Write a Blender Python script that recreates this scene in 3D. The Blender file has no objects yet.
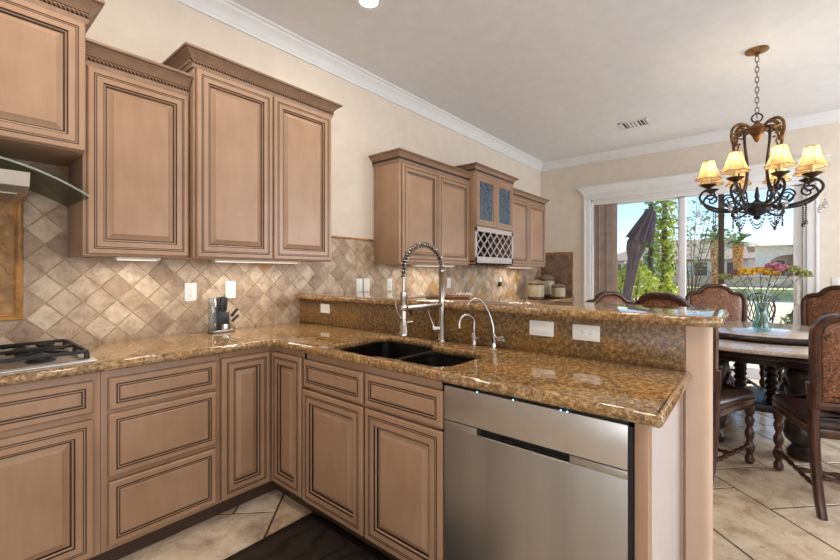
import bpy, bmesh, math, random
from mathutils import Vector, Matrix
random.seed(7)
PI = math.pi
R = math.radians
SC = bpy.context.scene
COL = SC.collection

# ------------------------------------------------------------------ camera, world, sun, lights, exposure
cam_d = bpy.data.cameras.new('camera'); cam = bpy.data.objects.new('camera', cam_d); COL.objects.link(cam)
cam_d.sensor_width = 36; cam_d.lens = 36 * 406.0 / 840.0
cam_d.shift_y = -7.0 / 840.0; cam_d.clip_start = 0.02; cam_d.clip_end = 500
cam.location = (0, -2.75, 1.289)
fw = math.atan(337 / 406.0)
cam.rotation_euler = (PI / 2, 0, fw - PI / 2)
# forward = (cos A, sin A) -> rotation about z is A - 90 deg
SC.camera = cam

world = bpy.data.worlds.new('world'); SC.world = world; world.use_nodes = True
wn = world.node_tree; wn.nodes.clear()
wo = wn.nodes.new('ShaderNodeOutputWorld'); wb = wn.nodes.new('ShaderNodeBackground'); sky = wn.nodes.new('ShaderNodeTexSky')
sky.sky_type = 'NISHITA'; sky.sun_disc = False; sky.sun_elevation = R(38); sky.sun_rotation = R(165); sky.air_density = 1.0; sky.dust_density = 0.2; sky.ozone_density = 3.0
wb.inputs['Strength'].default_value = 0.27
wn.links.new(sky.outputs[0], wb.inputs[0]); wn.links.new(wb.outputs[0], wo.inputs[0])

sun_d = bpy.data.lights.new('sun', 'SUN'); sun = bpy.data.objects.new('sun', sun_d); COL.objects.link(sun)
sun_d.energy = 7.5; sun_d.angle = R(0.6); sun_d.color = (1.0, 0.93, 0.82)
sun.rotation_euler = Vector((-0.50, 0.38, -0.72)).to_track_quat('-Z', 'Y').to_euler()   # from beyond the sliding door, right of it

def area(name, loc, direction, sx, sy, power, color):
    d = bpy.data.lights.new(name, 'AREA'); o = bpy.data.objects.new(name, d); COL.objects.link(o)
    d.shape = 'RECTANGLE'; d.size = sx; d.size_y = sy; d.energy = power; d.color = color
    o.location = loc; o.rotation_euler = Vector(direction).to_track_quat('-Z', 'Y').to_euler()
    return o
area('kitchen_fill', (-1.5, -4.1, 1.2), (1, 0.20, 0.80), 3.2, 1.8, 96, (0.84, 0.92, 1.0))  # added fill from behind the camera; no window is built there
area('side_fill', (2.0, -5.9, 1.2), (0, 1, 0.75), 4.4, 1.8, 85, (0.84, 0.92, 1.0))  # unseen soft light added along the right wall, which has no opening
area('dining_fill', (5.0, -5.9, 1.7), (-0.2, 1, -0.5), 2.0, 2.2, 185, (0.88, 0.94, 1.0))  # extra fill put in to brighten the dining floor
for k, (cx_, cy_) in enumerate(((0.35, -.95), (0.6, -2.3), (1.9, -2.0), (0.6, -4.3), (2.6, -4.3))):
    area('unseen_ceiling_light', (cx_, cy_, 3.07), (0, 0, -1), .14, .14, 10, (1.0, .87, .70))  # out-of-view ceiling lights, added without fixtures
SC.view_settings.view_transform = 'Standard'; SC.view_settings.look = 'None'
SC.view_settings.gamma = 1.0; SC.view_settings.use_curve_mapping = False
SC.view_settings.exposure = 0.0

# ------------------------------------------------------------------ helpers: colour and materials
def lin(c):
    def f(v):
        v /= 255.0
        return v / 12.92 if v <= 0.04045 else ((v + 0.055) / 1.055) ** 2.4
    return (f(c[0]), f(c[1]), f(c[2]), 1.0)

class N:
    """tiny node helper"""
    def __init__(s, name):
        s.m = bpy.data.materials.new(name); s.m.use_nodes = True
        s.t = s.m.node_tree; s.b = s.t.nodes['Principled BSDF']; s.o = s.t.nodes['Material Output']
        s.co = None
    def n(s, kind, **kw):
        x = s.t.nodes.new(kind)
        for k, v in kw.items(): setattr(x, k, v)
        return x
    def l(s, a, b): s.t.links.new(a, b)
    def coord(s, scale=(1, 1, 1), rot=(0, 0, 0)):
        tc = s.n('ShaderNodeTexCoord'); mp = s.n('ShaderNodeMapping')
        mp.inputs['Scale'].default_value = scale; mp.inputs['Rotation'].default_value = rot
        s.l(tc.outputs['Object'], mp.inputs['Vector']); return mp.outputs[0]
    def noise(s, co, scale, detail=4, rough=0.55, dist=0.0):
        x = s.n('ShaderNodeTexNoise'); x.inputs['Scale'].default_value = scale; x.inputs['Detail'].default_value = detail
        x.inputs['Roughness'].default_value = rough; x.inputs['Distortion'].default_value = dist
        s.l(co, x.inputs['Vector']); return x.outputs['Fac']
    def voro(s, co, scale, feature='F1', out='Distance'):
        x = s.n('ShaderNodeTexVoronoi', feature=feature); x.inputs['Scale'].default_value = scale
        s.l(co, x.inputs['Vector']); return x.outputs[out]
    def ramp(s, fac, stops, interp='LINEAR'):
        x = s.n('ShaderNodeValToRGB'); e = x.color_ramp.elements; x.color_ramp.interpolation = interp
        while len(e) < len(stops): e.new(0.5)
        for el, (p, c) in zip(e, stops): el.position = p; el.color = lin(c) if len(c) == 3 else c
        s.l(fac, x.inputs[0]); return x.outputs[0]
    def mix(s, fac, a, b, mode='MIX'):
        x = s.n('ShaderNodeMix', data_type='RGBA', blend_type=mode)
        for sock, v in ((x.inputs[0], fac), (x.inputs[6], a), (x.inputs[7], b)):
            if hasattr(v, 'is_output'): s.l(v, sock)
            elif isinstance(v, (int, float)): sock.default_value = v
            else: sock.default_value = lin(v) if len(v) == 3 else v
        return x.outputs[2]
    def attr(s, name):
        x = s.n('ShaderNodeAttribute', attribute_name=name); return x.outputs['Color'], x.outputs['Fac']
    def color(s, c):
        if hasattr(c, 'is_output'): s.l(c, s.b.inputs['Base Color'])
        else: s.b.inputs['Base Color'].default_value = lin(c)
    def bump(s, h, strength=0.3, dist=0.002):
        x = s.n('ShaderNodeBump'); x.inputs['Strength'].default_value = strength; x.inputs['Distance'].default_value = dist
        s.l(h, x.inputs['Height']); s.l(x.outputs[0], s.b.inputs['Normal'])
    def set(s, rough=0.5, metal=0.0, **kw):
        s.b.inputs['Roughness'].default_value = rough; s.b.inputs['Metallic'].default_value = metal
        for k, v in kw.items(): s.b.inputs[k].default_value = v
        return s.m

M = {}
def plain(name, c, rough=0.5, metal=0.0, var=0.06, scale=8.0, bump=0.0, bscale=60.0, stretch=(1, 1, 1), **kw):
    g = N(name); co = g.coord(stretch)
    nz = g.noise(co, scale, 5)
    dk = tuple(max(0, v * (1 - var * 2)) for v in c); lt = tuple(min(255, v * (1 + var)) for v in c)
    g.color(g.ramp(nz, [(0.3, dk), (0.7, lt)]))
    if bump: g.bump(g.noise(co, bscale, 4), bump)
    M[name] = g.set(rough, metal, **kw); return M[name]

plain('wall_paint', (218, 207, 193), 0.75, var=0.012, bump=0.06, bscale=220)
plain('ceiling_paint', (222, 222, 224), 0.85, var=0.01)
plain('tan_paint', (202, 174, 152), 0.7, var=0.012)
plain('white_trim', (226, 227, 229), 0.4, var=0.01)
plain('white_plastic', (226, 226, 223), 0.3, var=0.005)
plain('panel_paint', (190, 180, 178), 0.5, var=0.01)
plain('dark_plastic', (22, 22, 24), 0.35, var=0.02)
plain('black_gap', (10, 10, 11), 0.6, var=0.01)
plain('crown_tone', (150, 120, 98), 0.36, var=0.05, scale=20)  # crown mouldings, set a tone darker than the cabinet fronts
plain('glaze_shadow', (52, 34, 24), 0.5, var=0.1)
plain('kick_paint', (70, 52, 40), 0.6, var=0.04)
plain('steel', (172, 170, 167), 0.42, 1.0, var=0.03, scale=1, stretch=(9, 9, .15), bump=0.05, bscale=1.5)
plain('bright_steel', (202, 201, 200), 0.34, 1.0, var=0.02)
plain('brushed_nickel', (176, 168, 160), 0.24, 1.0, var=0.02)
plain('chrome', (215, 218, 222), 0.08, 1.0, var=0.01)
plain('cast_iron', (24, 24, 27), 0.45, 0.2, var=0.05, bump=0.1, bscale=200)
plain('sink_composite', (16, 16, 18), 0.38, var=0.1, scale=300)
plain('wood_dark', (66, 36, 24), 0.25, var=0.22, scale=6, stretch=(6, 6, 1))
plain('wood_table', (44, 30, 26), 0.3, var=0.15, scale=5)
plain('seat_leather', (48, 30, 28), 0.28, var=0.12, scale=12, bump=0.15, bscale=90)
plain('bronze_iron', (70, 52, 38), 0.42, 0.6, var=0.25, scale=20)
plain('gilt_iron', (128, 92, 48), 0.42, 0.6, var=0.25, scale=25)
plain('dark_iron', (48, 44, 46), 0.42, 0.5, var=0.25, scale=20)
plain('candle', (240, 222, 170), 0.5, var=0.02)
plain('stoneware', (170, 160, 134), 0.35, var=0.06, scale=18)
plain('stoneware_lid', (132, 112, 92), 0.4, var=0.08, scale=18)
plain('stoneware_brown', (104, 72, 52), 0.3, var=0.1, scale=15)
plain('stem_green', (86, 80, 58), 0.6, var=0.2, scale=20)
plain('flower_yellow', (232, 176, 40), 0.6, var=0.15, scale=40)
plain('flower_pink', (188, 116, 146), 0.6, var=0.15, scale=40)
plain('flower_purple', (128, 96, 128), 0.6, var=0.2, scale=40)
plain('flower_green', (142, 150, 82), 0.6, var=0.2, scale=40)
plain('board_wood', (150, 92, 60), 0.45, var=0.2, scale=6, stretch=(1, 8, 1))
plain('cracker', (206, 176, 132), 0.7, var=0.15, scale=40)
plain('cloth_white', (232, 226, 216), 0.8, var=0.03)
plain('blind_fabric', (150, 132, 120), 0.7, var=0.05, scale=10)
plain('umbrella_cloth', (92, 82, 84), 0.8, var=0.12, scale=5)
plain('pole_metal', (60, 54, 52), 0.4, 0.6, var=0.05)
plain('palm_bark', (186, 132, 84), 0.85, var=0.3, scale=8, bump=0.6, bscale=14)
plain('bark', (110, 84, 62), 0.9, var=0.2, scale=12)
plain('stucco', (228, 224, 218), 0.85, var=0.03, scale=3)
plain('stucco_tan', (196, 170, 148), 0.85, var=0.04, scale=3)
plain('roof_tile', (160, 142, 128), 0.8, var=0.12, scale=9, bump=0.5, bscale=12)
plain('roof_light', (206, 192, 178), 0.8, var=0.08, scale=9)
plain('dark_window', (52, 60, 68), 0.12, var=0.1)
plain('patio_slab', (222, 212, 198), 0.7, var=0.06, scale=2)
plain('sand', (208, 190, 160), 0.9, var=0.08, scale=1.5)
plain('lawn', (196, 192, 132), 0.9, var=0.15, scale=2)
plain('block_wall', (190, 174, 158), 0.9, var=0.06, scale=2)
plain('soffit_paint', (178, 144, 116), 0.8, var=0.03)
plain('bronze_frame', (74, 58, 40), 0.4, 0.3, var=0.06)
plain('mat_edge', (26, 22, 20), 0.5, var=0.1)
plain('grout', (176, 152, 122), 0.9, var=0.08, scale=30)
plain('floor_grout', (88, 70, 52), 0.9, var=0.15, scale=30)
plain('rack_void', (46, 26, 18), 0.8, var=0.1)

def m_leaf(name, c, var=0.3):
    g = N(name); g.t.nodes.remove(g.b); co = g.coord()
    dk = tuple(v * (1 - var) for v in c); lt = tuple(min(255, v * (1 + var * .35)) for v in c)
    col = g.ramp(g.noise(co, 7, 4), [(0.3, dk), (0.7, lt)])
    df = g.n('ShaderNodeBsdfDiffuse'); tl = g.n('ShaderNodeBsdfTranslucent'); mx = g.n('ShaderNodeMixShader'); mx.inputs[0].default_value = 0.45
    g.l(col, df.inputs[0]); g.l(col, tl.inputs[0]); g.l(df.outputs[0], mx.inputs[1]); g.l(tl.outputs[0], mx.inputs[2]); g.l(mx.outputs[0], g.o.inputs[0]); M[name] = g.m
m_leaf('cypress_leaf', (182, 196, 100)); m_leaf('cypress_dark', (120, 152, 104)); m_leaf('shrub_leaf', (206, 214, 108)); m_leaf('olive_leaf', (132, 152, 112)); m_leaf('palm_leaf', (112, 142, 84))

def m_cabinet():
    g = N('cabinet_paint'); co = g.coord((1, 1, 0.16)); co2 = g.coord()
    a = g.ramp(g.noise(co, 26, 5, 0.6), [(0.25, (150, 117, 91)), (0.75, (172, 138, 112))])
    b = g.ramp(g.noise(co2, 3.2, 3), [(0.3, (148, 115, 87)), (0.7, (176, 144, 118))])
    g.color(g.mix(0.5, a, b)); g.set(0.36); M['cabinet_paint'] = g.m
m_cabinet()

def m_granite(name, cols, spots, rough=0.07, coat=0.3):
    g = N(name); co = g.coord()
    big = g.noise(co, 2.2, 6, 0.62, 1.2)
    base = g.ramp(big, [(0.30, cols[0]), (0.43, cols[1]), (0.52, cols[2]), (0.64, cols[3])])
    mid = g.ramp(g.noise(co, 58, 8, 0.82, 0.1), [(0.41, spots[0]), (0.5, spots[1]), (0.59, spots[2])])
    c = g.mix(0.58, base, mid)
    dk = g.ramp(g.noise(co, 110, 4, 0.75), [(0.34, (225, 225, 225)), (0.43, (0, 0, 0))])
    c = g.mix(dk, c, spots[3])
    lt = g.ramp(g.noise(co, 90, 4, 0.7), [(0.62, (0, 0, 0)), (0.70, (150, 150, 150))])
    c = g.mix(lt, c, spots[4])
    g.color(c); g.set(rough, **{'Coat Weight': coat, 'Coat Roughness': 0.03}); M[name] = g.m
m_granite('granite', [(182, 134, 70), (148, 112, 68), (116, 92, 68), (172, 114, 54)],
          [(64, 44, 28), (150, 114, 70), (214, 186, 140), (40, 30, 23), (216, 200, 172)])
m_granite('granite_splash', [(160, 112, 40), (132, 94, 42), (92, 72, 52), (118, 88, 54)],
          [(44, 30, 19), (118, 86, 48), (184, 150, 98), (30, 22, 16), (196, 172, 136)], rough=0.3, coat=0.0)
m_granite('granite_table', [(196, 180, 164), (184, 168, 152), (190, 172, 156), (178, 162, 146)],
          [(150, 128, 112), (190, 174, 158), (220, 208, 196), (110, 92, 80), (228, 218, 208)], rough=0.12)

def m_tile(name, ramps, rough, noise_scale, bump):
    g = N(name); co = g.coord()
    _, f = g.attr('tint')
    base = g.ramp(f, ramps)
    cl = g.noise(co, noise_scale, 7, 0.66, 0.4)
    k = g.ramp(cl, [(0.3, (158, 138, 124)), (0.48, (214, 202, 190)), (0.72, (250, 246, 240))])
    c = g.mix(0.95, base, k, 'MULTIPLY')
    pit = g.ramp(g.noise(co, noise_scale * 5, 4, 0.7), [(0.3, (150, 124, 100)), (0.42, (255, 255, 255))])
    g.color(g.mix(0.55, c, pit, 'MULTIPLY')); g.bump(g.noise(co, noise_scale * 3, 5), bump); g.set(rough); M[name] = g.m
m_tile('wall_tile', [(0.0, (168, 148, 130)), (0.25, (194, 176, 156)), (0.55, (210, 195, 175)), (0.85, (226, 214, 198)), (1.0, (208, 168, 104))], 0.40, 13, 0.35)
m_tile('floor_tile', [(0.0, (230, 216, 196)), (0.4, (242, 232, 216)), (0.75, (248, 240, 228)), (1.0, (236, 218, 192))], 0.17, 5, 0.12)
m_tile('side_tile', [(0.0, (142, 118, 104)), (1.0, (152, 128, 112))], 0.5, 9, 0.3)

def m_relief():
    g = N('carved_stone'); co = g.coord()
    w = g.voro(co, 26, 'SMOOTH_F1')
    c = g.ramp(g.noise(co, 10, 6, 0.7), [(0.3, (120, 82, 40)), (0.55, (178, 136, 84)), (0.8, (214, 182, 134))])
    c2 = g.mix(g.ramp(w, [(0.1, (0, 0, 0)), (0.5, (170, 170, 170))]), c, (104, 70, 36))
    g.color(c2); g.bump(w, 0.6, 0.01); g.set(0.6); M['carved_stone'] = g.m
m_relief()
plain('stone_frame', (172, 124, 66), 0.5, var=0.18, scale=14, bump=0.2)

def m_tooled():
    g = N('tooled_leather'); co = g.coord()
    w = g.voro(co, 30, 'SMOOTH_F1'); nz = g.noise(co, 42, 3, 0.65, 2.2)
    c = g.ramp(nz, [(0.38, (44, 24, 16)), (0.52, (128, 78, 50)), (0.66, (172, 124, 88))])
    g.color(g.mix(g.ramp(w, [(0.15, (0, 0, 0)), (0.45, (110, 110, 110))]), c, (98, 58, 38)))
    g.bump(nz, 0.5, 0.004); g.set(0.34); M['tooled_leather'] = g.m
m_tooled()

def m_matt():
    g = N('mat_rubber'); co = g.coord()
    w = g.n('ShaderNodeTexWave', wave_type='RINGS'); w.inputs['Scale'].default_value = 3.2; w.inputs['Distortion'].default_value = 9; w.inputs['Detail'].default_value = 1.5; w.inputs['Detail Scale'].default_value = 1.6
    g.l(co, w.inputs['Vector'])
    g.color(g.ramp(w.outputs['Fac'], [(0.7, (46, 39, 35)), (0.9, (28, 24, 22))])); g.bump(w.outputs['Fac'], 0.2); g.set(0.42); M['mat_rubber'] = g.m
m_matt()

def m_glass(name, tint, gl, rough=0.02, opacity=0.0, diff=(200, 220, 215)):
    g = N(name); g.t.nodes.remove(g.b)
    tr = g.n('ShaderNodeBsdfTransparent'); tr.inputs[0].default_value = lin(tint)
    gs = g.n('ShaderNodeBsdfGlossy'); gs.inputs['Roughness'].default_value = rough
    mx = g.n('ShaderNodeMixShader'); mx.inputs[0].default_value = gl
    g.l(tr.outputs[0], mx.inputs[1]); g.l(gs.outputs[0], mx.inputs[2]); out = mx.outputs[0]
    if opacity:
        df = g.n('ShaderNodeBsdfDiffuse'); df.inputs[0].default_value = lin(diff)
        m2 = g.n('ShaderNodeMixShader'); m2.inputs[0].default_value = opacity
        g.l(out, m2.inputs[1]); g.l(df.outputs[0], m2.inputs[2]); out = m2.outputs[0]
    g.l(out, g.o.inputs[0]); M[name] = g.m
m_glass('window_glass', (252, 254, 255), 0.015)
m_glass('hood_glass', (216, 218, 210), 0.08, 0.02, 0.12, (128, 122, 108))
m_glass('glass_edge', (190, 212, 204), 0.2, 0.05, 0.5, (188, 204, 198))
m_glass('vase_glass', (206, 232, 232), 0.12, 0.02, 0.06)
m_glass('acrylic', (226, 228, 230), 0.18, 0.06, 0.10)
m_glass('crystal', (235, 238, 240), 0.35, 0.03, 0.05, (230, 230, 230))
m_glass('jet_crystal', (90, 84, 80), 0.3, 0.05, 0.4, (40, 34, 32))

def m_seeded():
    g = N('seeded_glass'); co = g.coord()
    g.color(g.ramp(g.noise(co, 55, 3, 0.6), [(0.38, (24, 32, 42)), (0.66, (92, 118, 146))]))
    g.bump(g.noise(co, 70, 3, 0.6), 0.7, 0.01); g.set(0.10); M['seeded_glass'] = g.m
m_seeded()

def m_shade():
    g = N('shade_fabric'); g.t.nodes.remove(g.b)
    tl = g.n('ShaderNodeBsdfTranslucent'); tl.inputs[0].default_value = lin((250, 214, 150))
    df = g.n('ShaderNodeBsdfDiffuse'); df.inputs[0].default_value = lin((246, 220, 168))
    mx = g.n('ShaderNodeMixShader'); mx.inputs[0].default_value = 0.45
    g.l(tl.outputs[0], mx.inputs[1]); g.l(df.outputs[0], mx.inputs[2]); g.l(mx.outputs[0], g.o.inputs[0]); M['shade_fabric'] = g.m
m_shade()

def m_emit(name, c, s):
    g = N(name); g.b.inputs['Base Color'].default_value = lin(c)
    g.b.inputs['Emission Color'].default_value = lin(c); g.b.inputs['Emission Strength'].default_value = s
    M[name] = g.m
m_emit('lamp_lens', (255, 244, 226), 2.2)
m_emit('strip_lens', (255, 240, 214), 1.2)
m_emit('bulb_glow', (255, 206, 130), 5.0)
m_emit('blue_led', (120, 190, 255), 4.0)

def m_water():
    g = N('water'); co = g.coord((1, 1, 1)); g.color((128, 148, 158)); g.bump(g.noise(co, 2.5, 3), 0.35, 0.1); g.set(0.08); M['water'] = g.m
m_water()

# ------------------------------------------------------------------ helpers: mesh building
def V(*a): return Vector(a)
class MB:
    def __init__(s): s.bm = bmesh.new(); s.tint = s.bm.loops.layers.color.new('tint') if False else None
    def face(s, vs, mi=0):
        try:
            f = s.bm.faces.new(vs); f.material_index = mi; return f
        except ValueError: return None
    def loops(s, rings, mi=0, close=True, mats=None):
        vr = [[s.bm.verts.new(p) for p in r] for r in rings]
        for i in range(len(vr) - 1):
            n = len(vr[i]); m = mats[i] if mats else mi
            for j in range(n if close else n - 1):
                k = (j + 1) % n
                s.face((vr[i][j], vr[i][k], vr[i + 1][k], vr[i + 1][j]), m)
        return vr
    def box(s, lo, hi, bev=0.0, mi=0, seg=2):
        b = bmesh.new(); bmesh.ops.create_cube(b, size=1)
        for v in b.verts: v.co = Vector([(lo[i] + hi[i]) / 2 + v.co[i] * (hi[i] - lo[i]) for i in range(3)])
        if bev:
            d = min(abs(hi[i] - lo[i]) for i in range(3)) * 0.49
            bmesh.ops.bevel(b, geom=b.edges[:], offset=min(bev, d), segments=seg, affect='EDGES', profile=0.6)
        s.merge(b, mi); return s
    def merge(s, b, mi=0, mtx=None):
        mp = {}
        for v in b.verts: mp[v] = s.bm.verts.new(mtx @ v.co if mtx else v.co)
        for f in b.faces:
            g = s.face([mp[v] for v in f.verts], mi)
        b.free()
    def lathe(s, prof, loc=(0, 0, 0), seg=20, mi=0, axis=None, cap=True):
        """prof: (radius, z) pairs; axis: Matrix rotating z to another direction"""
        loc = Vector(loc); rings = []
        for r, z in prof:
            ring = []
            for i in range(seg):
                a = 2 * PI * i / seg; p = Vector((max(r, 1e-4) * math.cos(a), max(r, 1e-4) * math.sin(a), z))
                if axis: p = axis @ p
                ring.append(loc + p)
            rings.append(ring)
        vr = s.loops(rings, mi)
        if cap:
            s.face(vr[0][::-1], mi); s.face(vr[-1], mi)
        return s
    def tube(s, pts, rad, seg=8, mi=0, cap=True):
        pts = [Vector(p) for p in pts]; n = len(pts)
        rads = rad if isinstance(rad, (list, tuple)) else [rad] * n
        rings = []; up = None
        for i, p in enumerate(pts):
            t = (pts[min(i + 1, n - 1)] - pts[max(i - 1, 0)])
            if t.length < 1e-9: t = Vector((0, 0, 1))
            t.normalize()
            if up is None: up = t.orthogonal().normalized()
            else:
                up = up - t * up.dot(t)
                up = up.normalized() if up.length > 1e-6 else t.orthogonal().normalized()
            w = t.cross(up)
            rings.append([p + (up * math.cos(2 * PI * k / seg) + w * math.sin(2 * PI * k / seg)) * rads[i] for k in range(seg)])
        vr = s.loops(rings, mi)
        if cap: s.face(vr[0][::-1], mi); s.face(vr[-1], mi)
        return s
    def ball(s, c, r, mi=0, seg=10, squash=(1, 1, 1)):
        b = bmesh.new(); bmesh.ops.create_uvsphere(b, u_segments=seg, v_segments=max(4, seg * 2 // 3), radius=1)
        for v in b.verts: v.co = Vector([c[i] + v.co[i] * r * squash[i] for i in range(3)])
        s.merge(b, mi); return s
    def prism(s, poly, axis, a, b, mi=0):
        """poly in the two other axes (order x,y,z minus axis), extruded from a to b"""
        def P(u, v, w): return {'x': (w, u, v), 'y': (u, w, v), 'z': (u, v, w)}[axis]
        vr = s.loops([[P(u, v, a) for u, v in poly], [P(u, v, b) for u, v in poly]], mi)
        s.face(vr[0][::-1], mi); s.face(vr[1], mi); return s
    def build(s, name, mats, parent=None, local=False, loc=None, smooth=38, fix=True):
        if fix: bmesh.ops.recalc_face_normals(s.bm, faces=s.bm.faces[:])
        off = Vector((0, 0, 0))
        if parent is not None and not local: off = wloc(parent)
        if parent is None and loc is not None: off = Vector(loc)
        if off.length: bmesh.ops.translate(s.bm, verts=s.bm.verts[:], vec=-off)
        me = bpy.data.meshes.new(name); s.bm.to_mesh(me); s.bm.free()
        for m in (mats if isinstance(mats, (list, tuple)) else [mats]): me.materials.append(M[m])
        if smooth:
            me.polygons.foreach_set('use_smooth', [True] * len(me.polygons))
            me.set_sharp_from_angle(angle=R(smooth))
        o = bpy.data.objects.new(name, me); COL.objects.link(o)
        if parent is not None: o.parent = parent
        elif loc is not None: o.location = loc
        return o
WL = {}
def wloc(o):
    p = Vector((0, 0, 0))
    while o is not None: p = p + o.location; o = o.parent
    return p
def tag(o, label=None, cat=None, group=None, kind=None):
    if label: o['label'] = label
    if cat: o['category'] = cat
    if group: o['group'] = group
    if kind: o['kind'] = kind
    return o
def thing(name, label, cat, loc, rz=0, group=None):
    o = bpy.data.objects.new(name, None); COL.objects.link(o); o.location = loc; o.rotation_euler = (0, 0, rz)
    o.empty_display_size = 0.1
    return tag(o, label, cat, group)
def struct(o): o['kind'] = 'structure'; return o
def copy_tree(o, parent=None):
    c = o.copy(); COL.objects.link(c); c.parent = parent
    for ch in list(o.children): copy_tree(ch, c)
    return c

def fillet(pts, rad, n=5):
    out = []; m = len(pts)
    for i, p in enumerate(pts):
        r = rad[i] if isinstance(rad, (list, tuple)) else rad
        p = Vector(p); a = Vector(pts[i - 1]); b = Vector(pts[(i + 1) % m])
        if r <= 0: out.append((p.x, p.y)); continue
        u = (a - p).normalized(); w = (b - p).normalized()
        ang = math.acos(max(-1, min(1, u.dot(w)))); d = min(r / math.tan(ang / 2), (a - p).length * 0.49, (b - p).length * 0.49)
        p0 = p + u * d; p1 = p + w * d
        for k in range(n + 1):
            t = k / n; q = p0 * (1 - t) ** 2 + p * 2 * t * (1 - t) + p1 * t * t; out.append((q.x, q.y))
    return out
def inset(poly, d):
    """positive d shrinks a counter-clockwise polygon"""
    ar = sum(poly[i - 1][0] * poly[i][1] - poly[i][0] * poly[i - 1][1] for i in range(len(poly)))
    sg = 1 if ar > 0 else -1
    out = []; m = len(poly)
    for i in range(m):
        p = Vector(poly[i]); a = Vector(poly[i - 1]); b = Vector(poly[(i + 1) % m])
        e1 = (p - a).normalized(); e2 = (b - p).normalized()
        n1 = Vector((-e1.y, e1.x)) * sg; n2 = Vector((-e2.y, e2.x)) * sg
        k = n1 + n2
        if k.length < 1e-6: k = n1
        k = k.normalized(); c = max(0.35, k.dot(n1)); q = p + k * (d / c)
        out.append((q.x, q.y))
    return out
def slab(mb, outer, holes, z0, z1, r, n=4, mi=0):
    """flat slab with rounded (bullnose) rims on the outline and on every hole"""
    prof = [(r * (1 - math.sin(t * PI / 2 / n)), z0 + r * (1 - math.cos(t * PI / 2 / n))) for t in range(n + 1)]
    prof += [(r * (1 - math.cos(t * PI / 2 / n)), z1 - r * (1 - math.sin(t * PI / 2 / n))) for t in range(n + 1)]
    top, bot = [], []
    for poly, s in [(outer, 1)] + [(h, -1) for h in holes]:
        rings = [[(x, y, z) for x, y in inset(poly, s * d)] for d, z in prof]
        vr = mb.loops(rings, mi); bot.append(vr[0]); top.append(vr[-1])
    for loops in (top, bot):
        es = []
        for lp in loops:
            for i in range(len(lp)):
                e = mb.bm.edges.get((lp[i - 1], lp[i])) or mb.bm.edges.new((lp[i - 1], lp[i])); es.append(e)
        res = bmesh.ops.triangle_fill(mb.bm, use_beauty=True, use_dissolve=False, edges=es)
        for g in res['geom']:
            if isinstance(g, bmesh.types.BMFace): g.material_index = mi
    return mb

def smooth_path(pts, n=8, closed=False):
    P = [Vector(p) for p in pts]; m = len(P); out = []
    rng = range(m) if closed else range(m - 1)
    for i in rng:
        p0 = P[i - 1] if (i > 0 or closed) else P[i]; p1 = P[i]; p2 = P[(i + 1) % m]
        p3 = P[(i + 2) % m] if (closed or i + 2 < m) else P[min(i + 1, m - 1)]
        for k in range(n):
            t = k / n
            out.append(0.5 * ((2 * p1) + (p2 - p0) * t + (2 * p0 - 5 * p1 + 4 * p2 - p3) * t * t + (3 * p1 - p0 - 3 * p2 + p3) * t ** 3))
    if not closed: out.append(P[-1])
    return out

# cabinet door profiles: (inset, depth, material of the band leading here)   0 paint, 1 glaze
DOOR = [(0, 0, 0), (.001, .005, 1), (0, .006, 0), (0, .016, 0), (.005, .021, 0), (.024, .021, 0), (.0245, .0180, 1), (.0280, .0180, 1), (.0285, .021, 1),  # first dark band paints the shadow line round the door's foot
        (.0325, .021, 0), (.033, .0185, 1), (.0355, .0185, 1), (.036, .021, 1), (.060, .021, 0), (.0605, .015, 1), (.0645, .0150, 1),
        (.070, .0115, 0), (.0705, .006, 1), (.0760, .006, 1), (.079, .0070, 0), (.099, .0175, 0), (.101, .0192, 0)]
DRAWER = [(0, 0, 0), (.001, .005, 1), (0, .006, 0), (0, .016, 0), (.006, .021, 0), (.026, .021, 0), (.0265, .0175, 1), (.0310, .0175, 1), (.0315, .021, 1),  # same painted shadow line at the foot of each drawer front
          (.036, .021, 0), (.0365, .0175, 1), (.0405, .0175, 1), (.0410, .0185, 1), (.047, .021, 0)]
def panel(mb, o, ux, uz, n, w, h, prof, cap=True, scale=None):
    o, ux, uz, n = Vector(o), Vector(ux), Vector(uz), Vector(n)
    mx = prof[-1][0]; k = 1.0 if scale is None else scale
    k = min(k, 0.40 * min(w, h) / mx)
    rings = []
    for d, z, _ in prof:
        d *= k
        rings.append([o + ux * a + uz * b + n * z for a, b in ((d, d), (w - d, d), (w - d, h - d), (d, h - d))])
    vr = mb.loops(rings, mats=[p[2] for p in prof[1:]])
    if cap: mb.face(vr[-1], 0)
    mb.face(vr[0][::-1], 0)

X_, Y_, Z_ = (1, 0, 0), (0, 1, 0), (0, 0, 1)
def door_y(parent, name, x0, x1, z0, z1, y, prof=DOOR, scale=None):   # faces -y, back of the door at y
    mb = MB(); panel(mb, (x0, y, z0), X_, Z_, (0, -1, 0), x1 - x0, z1 - z0, prof, True, scale)
    return mb.build(name, ['cabinet_paint', 'glaze_shadow'], parent, smooth=20)
def door_x(parent, name, y0, y1, z0, z1, x, prof=DOOR, scale=None):   # faces -x; y0 > y1
    mb = MB(); panel(mb, (x, y0, z0), (0, -1, 0), Z_, (-1, 0, 0), y0 - y1, z1 - z0, prof, True, scale)
    return mb.build(name, ['cabinet_paint', 'glaze_shadow'], parent, smooth=20)

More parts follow.
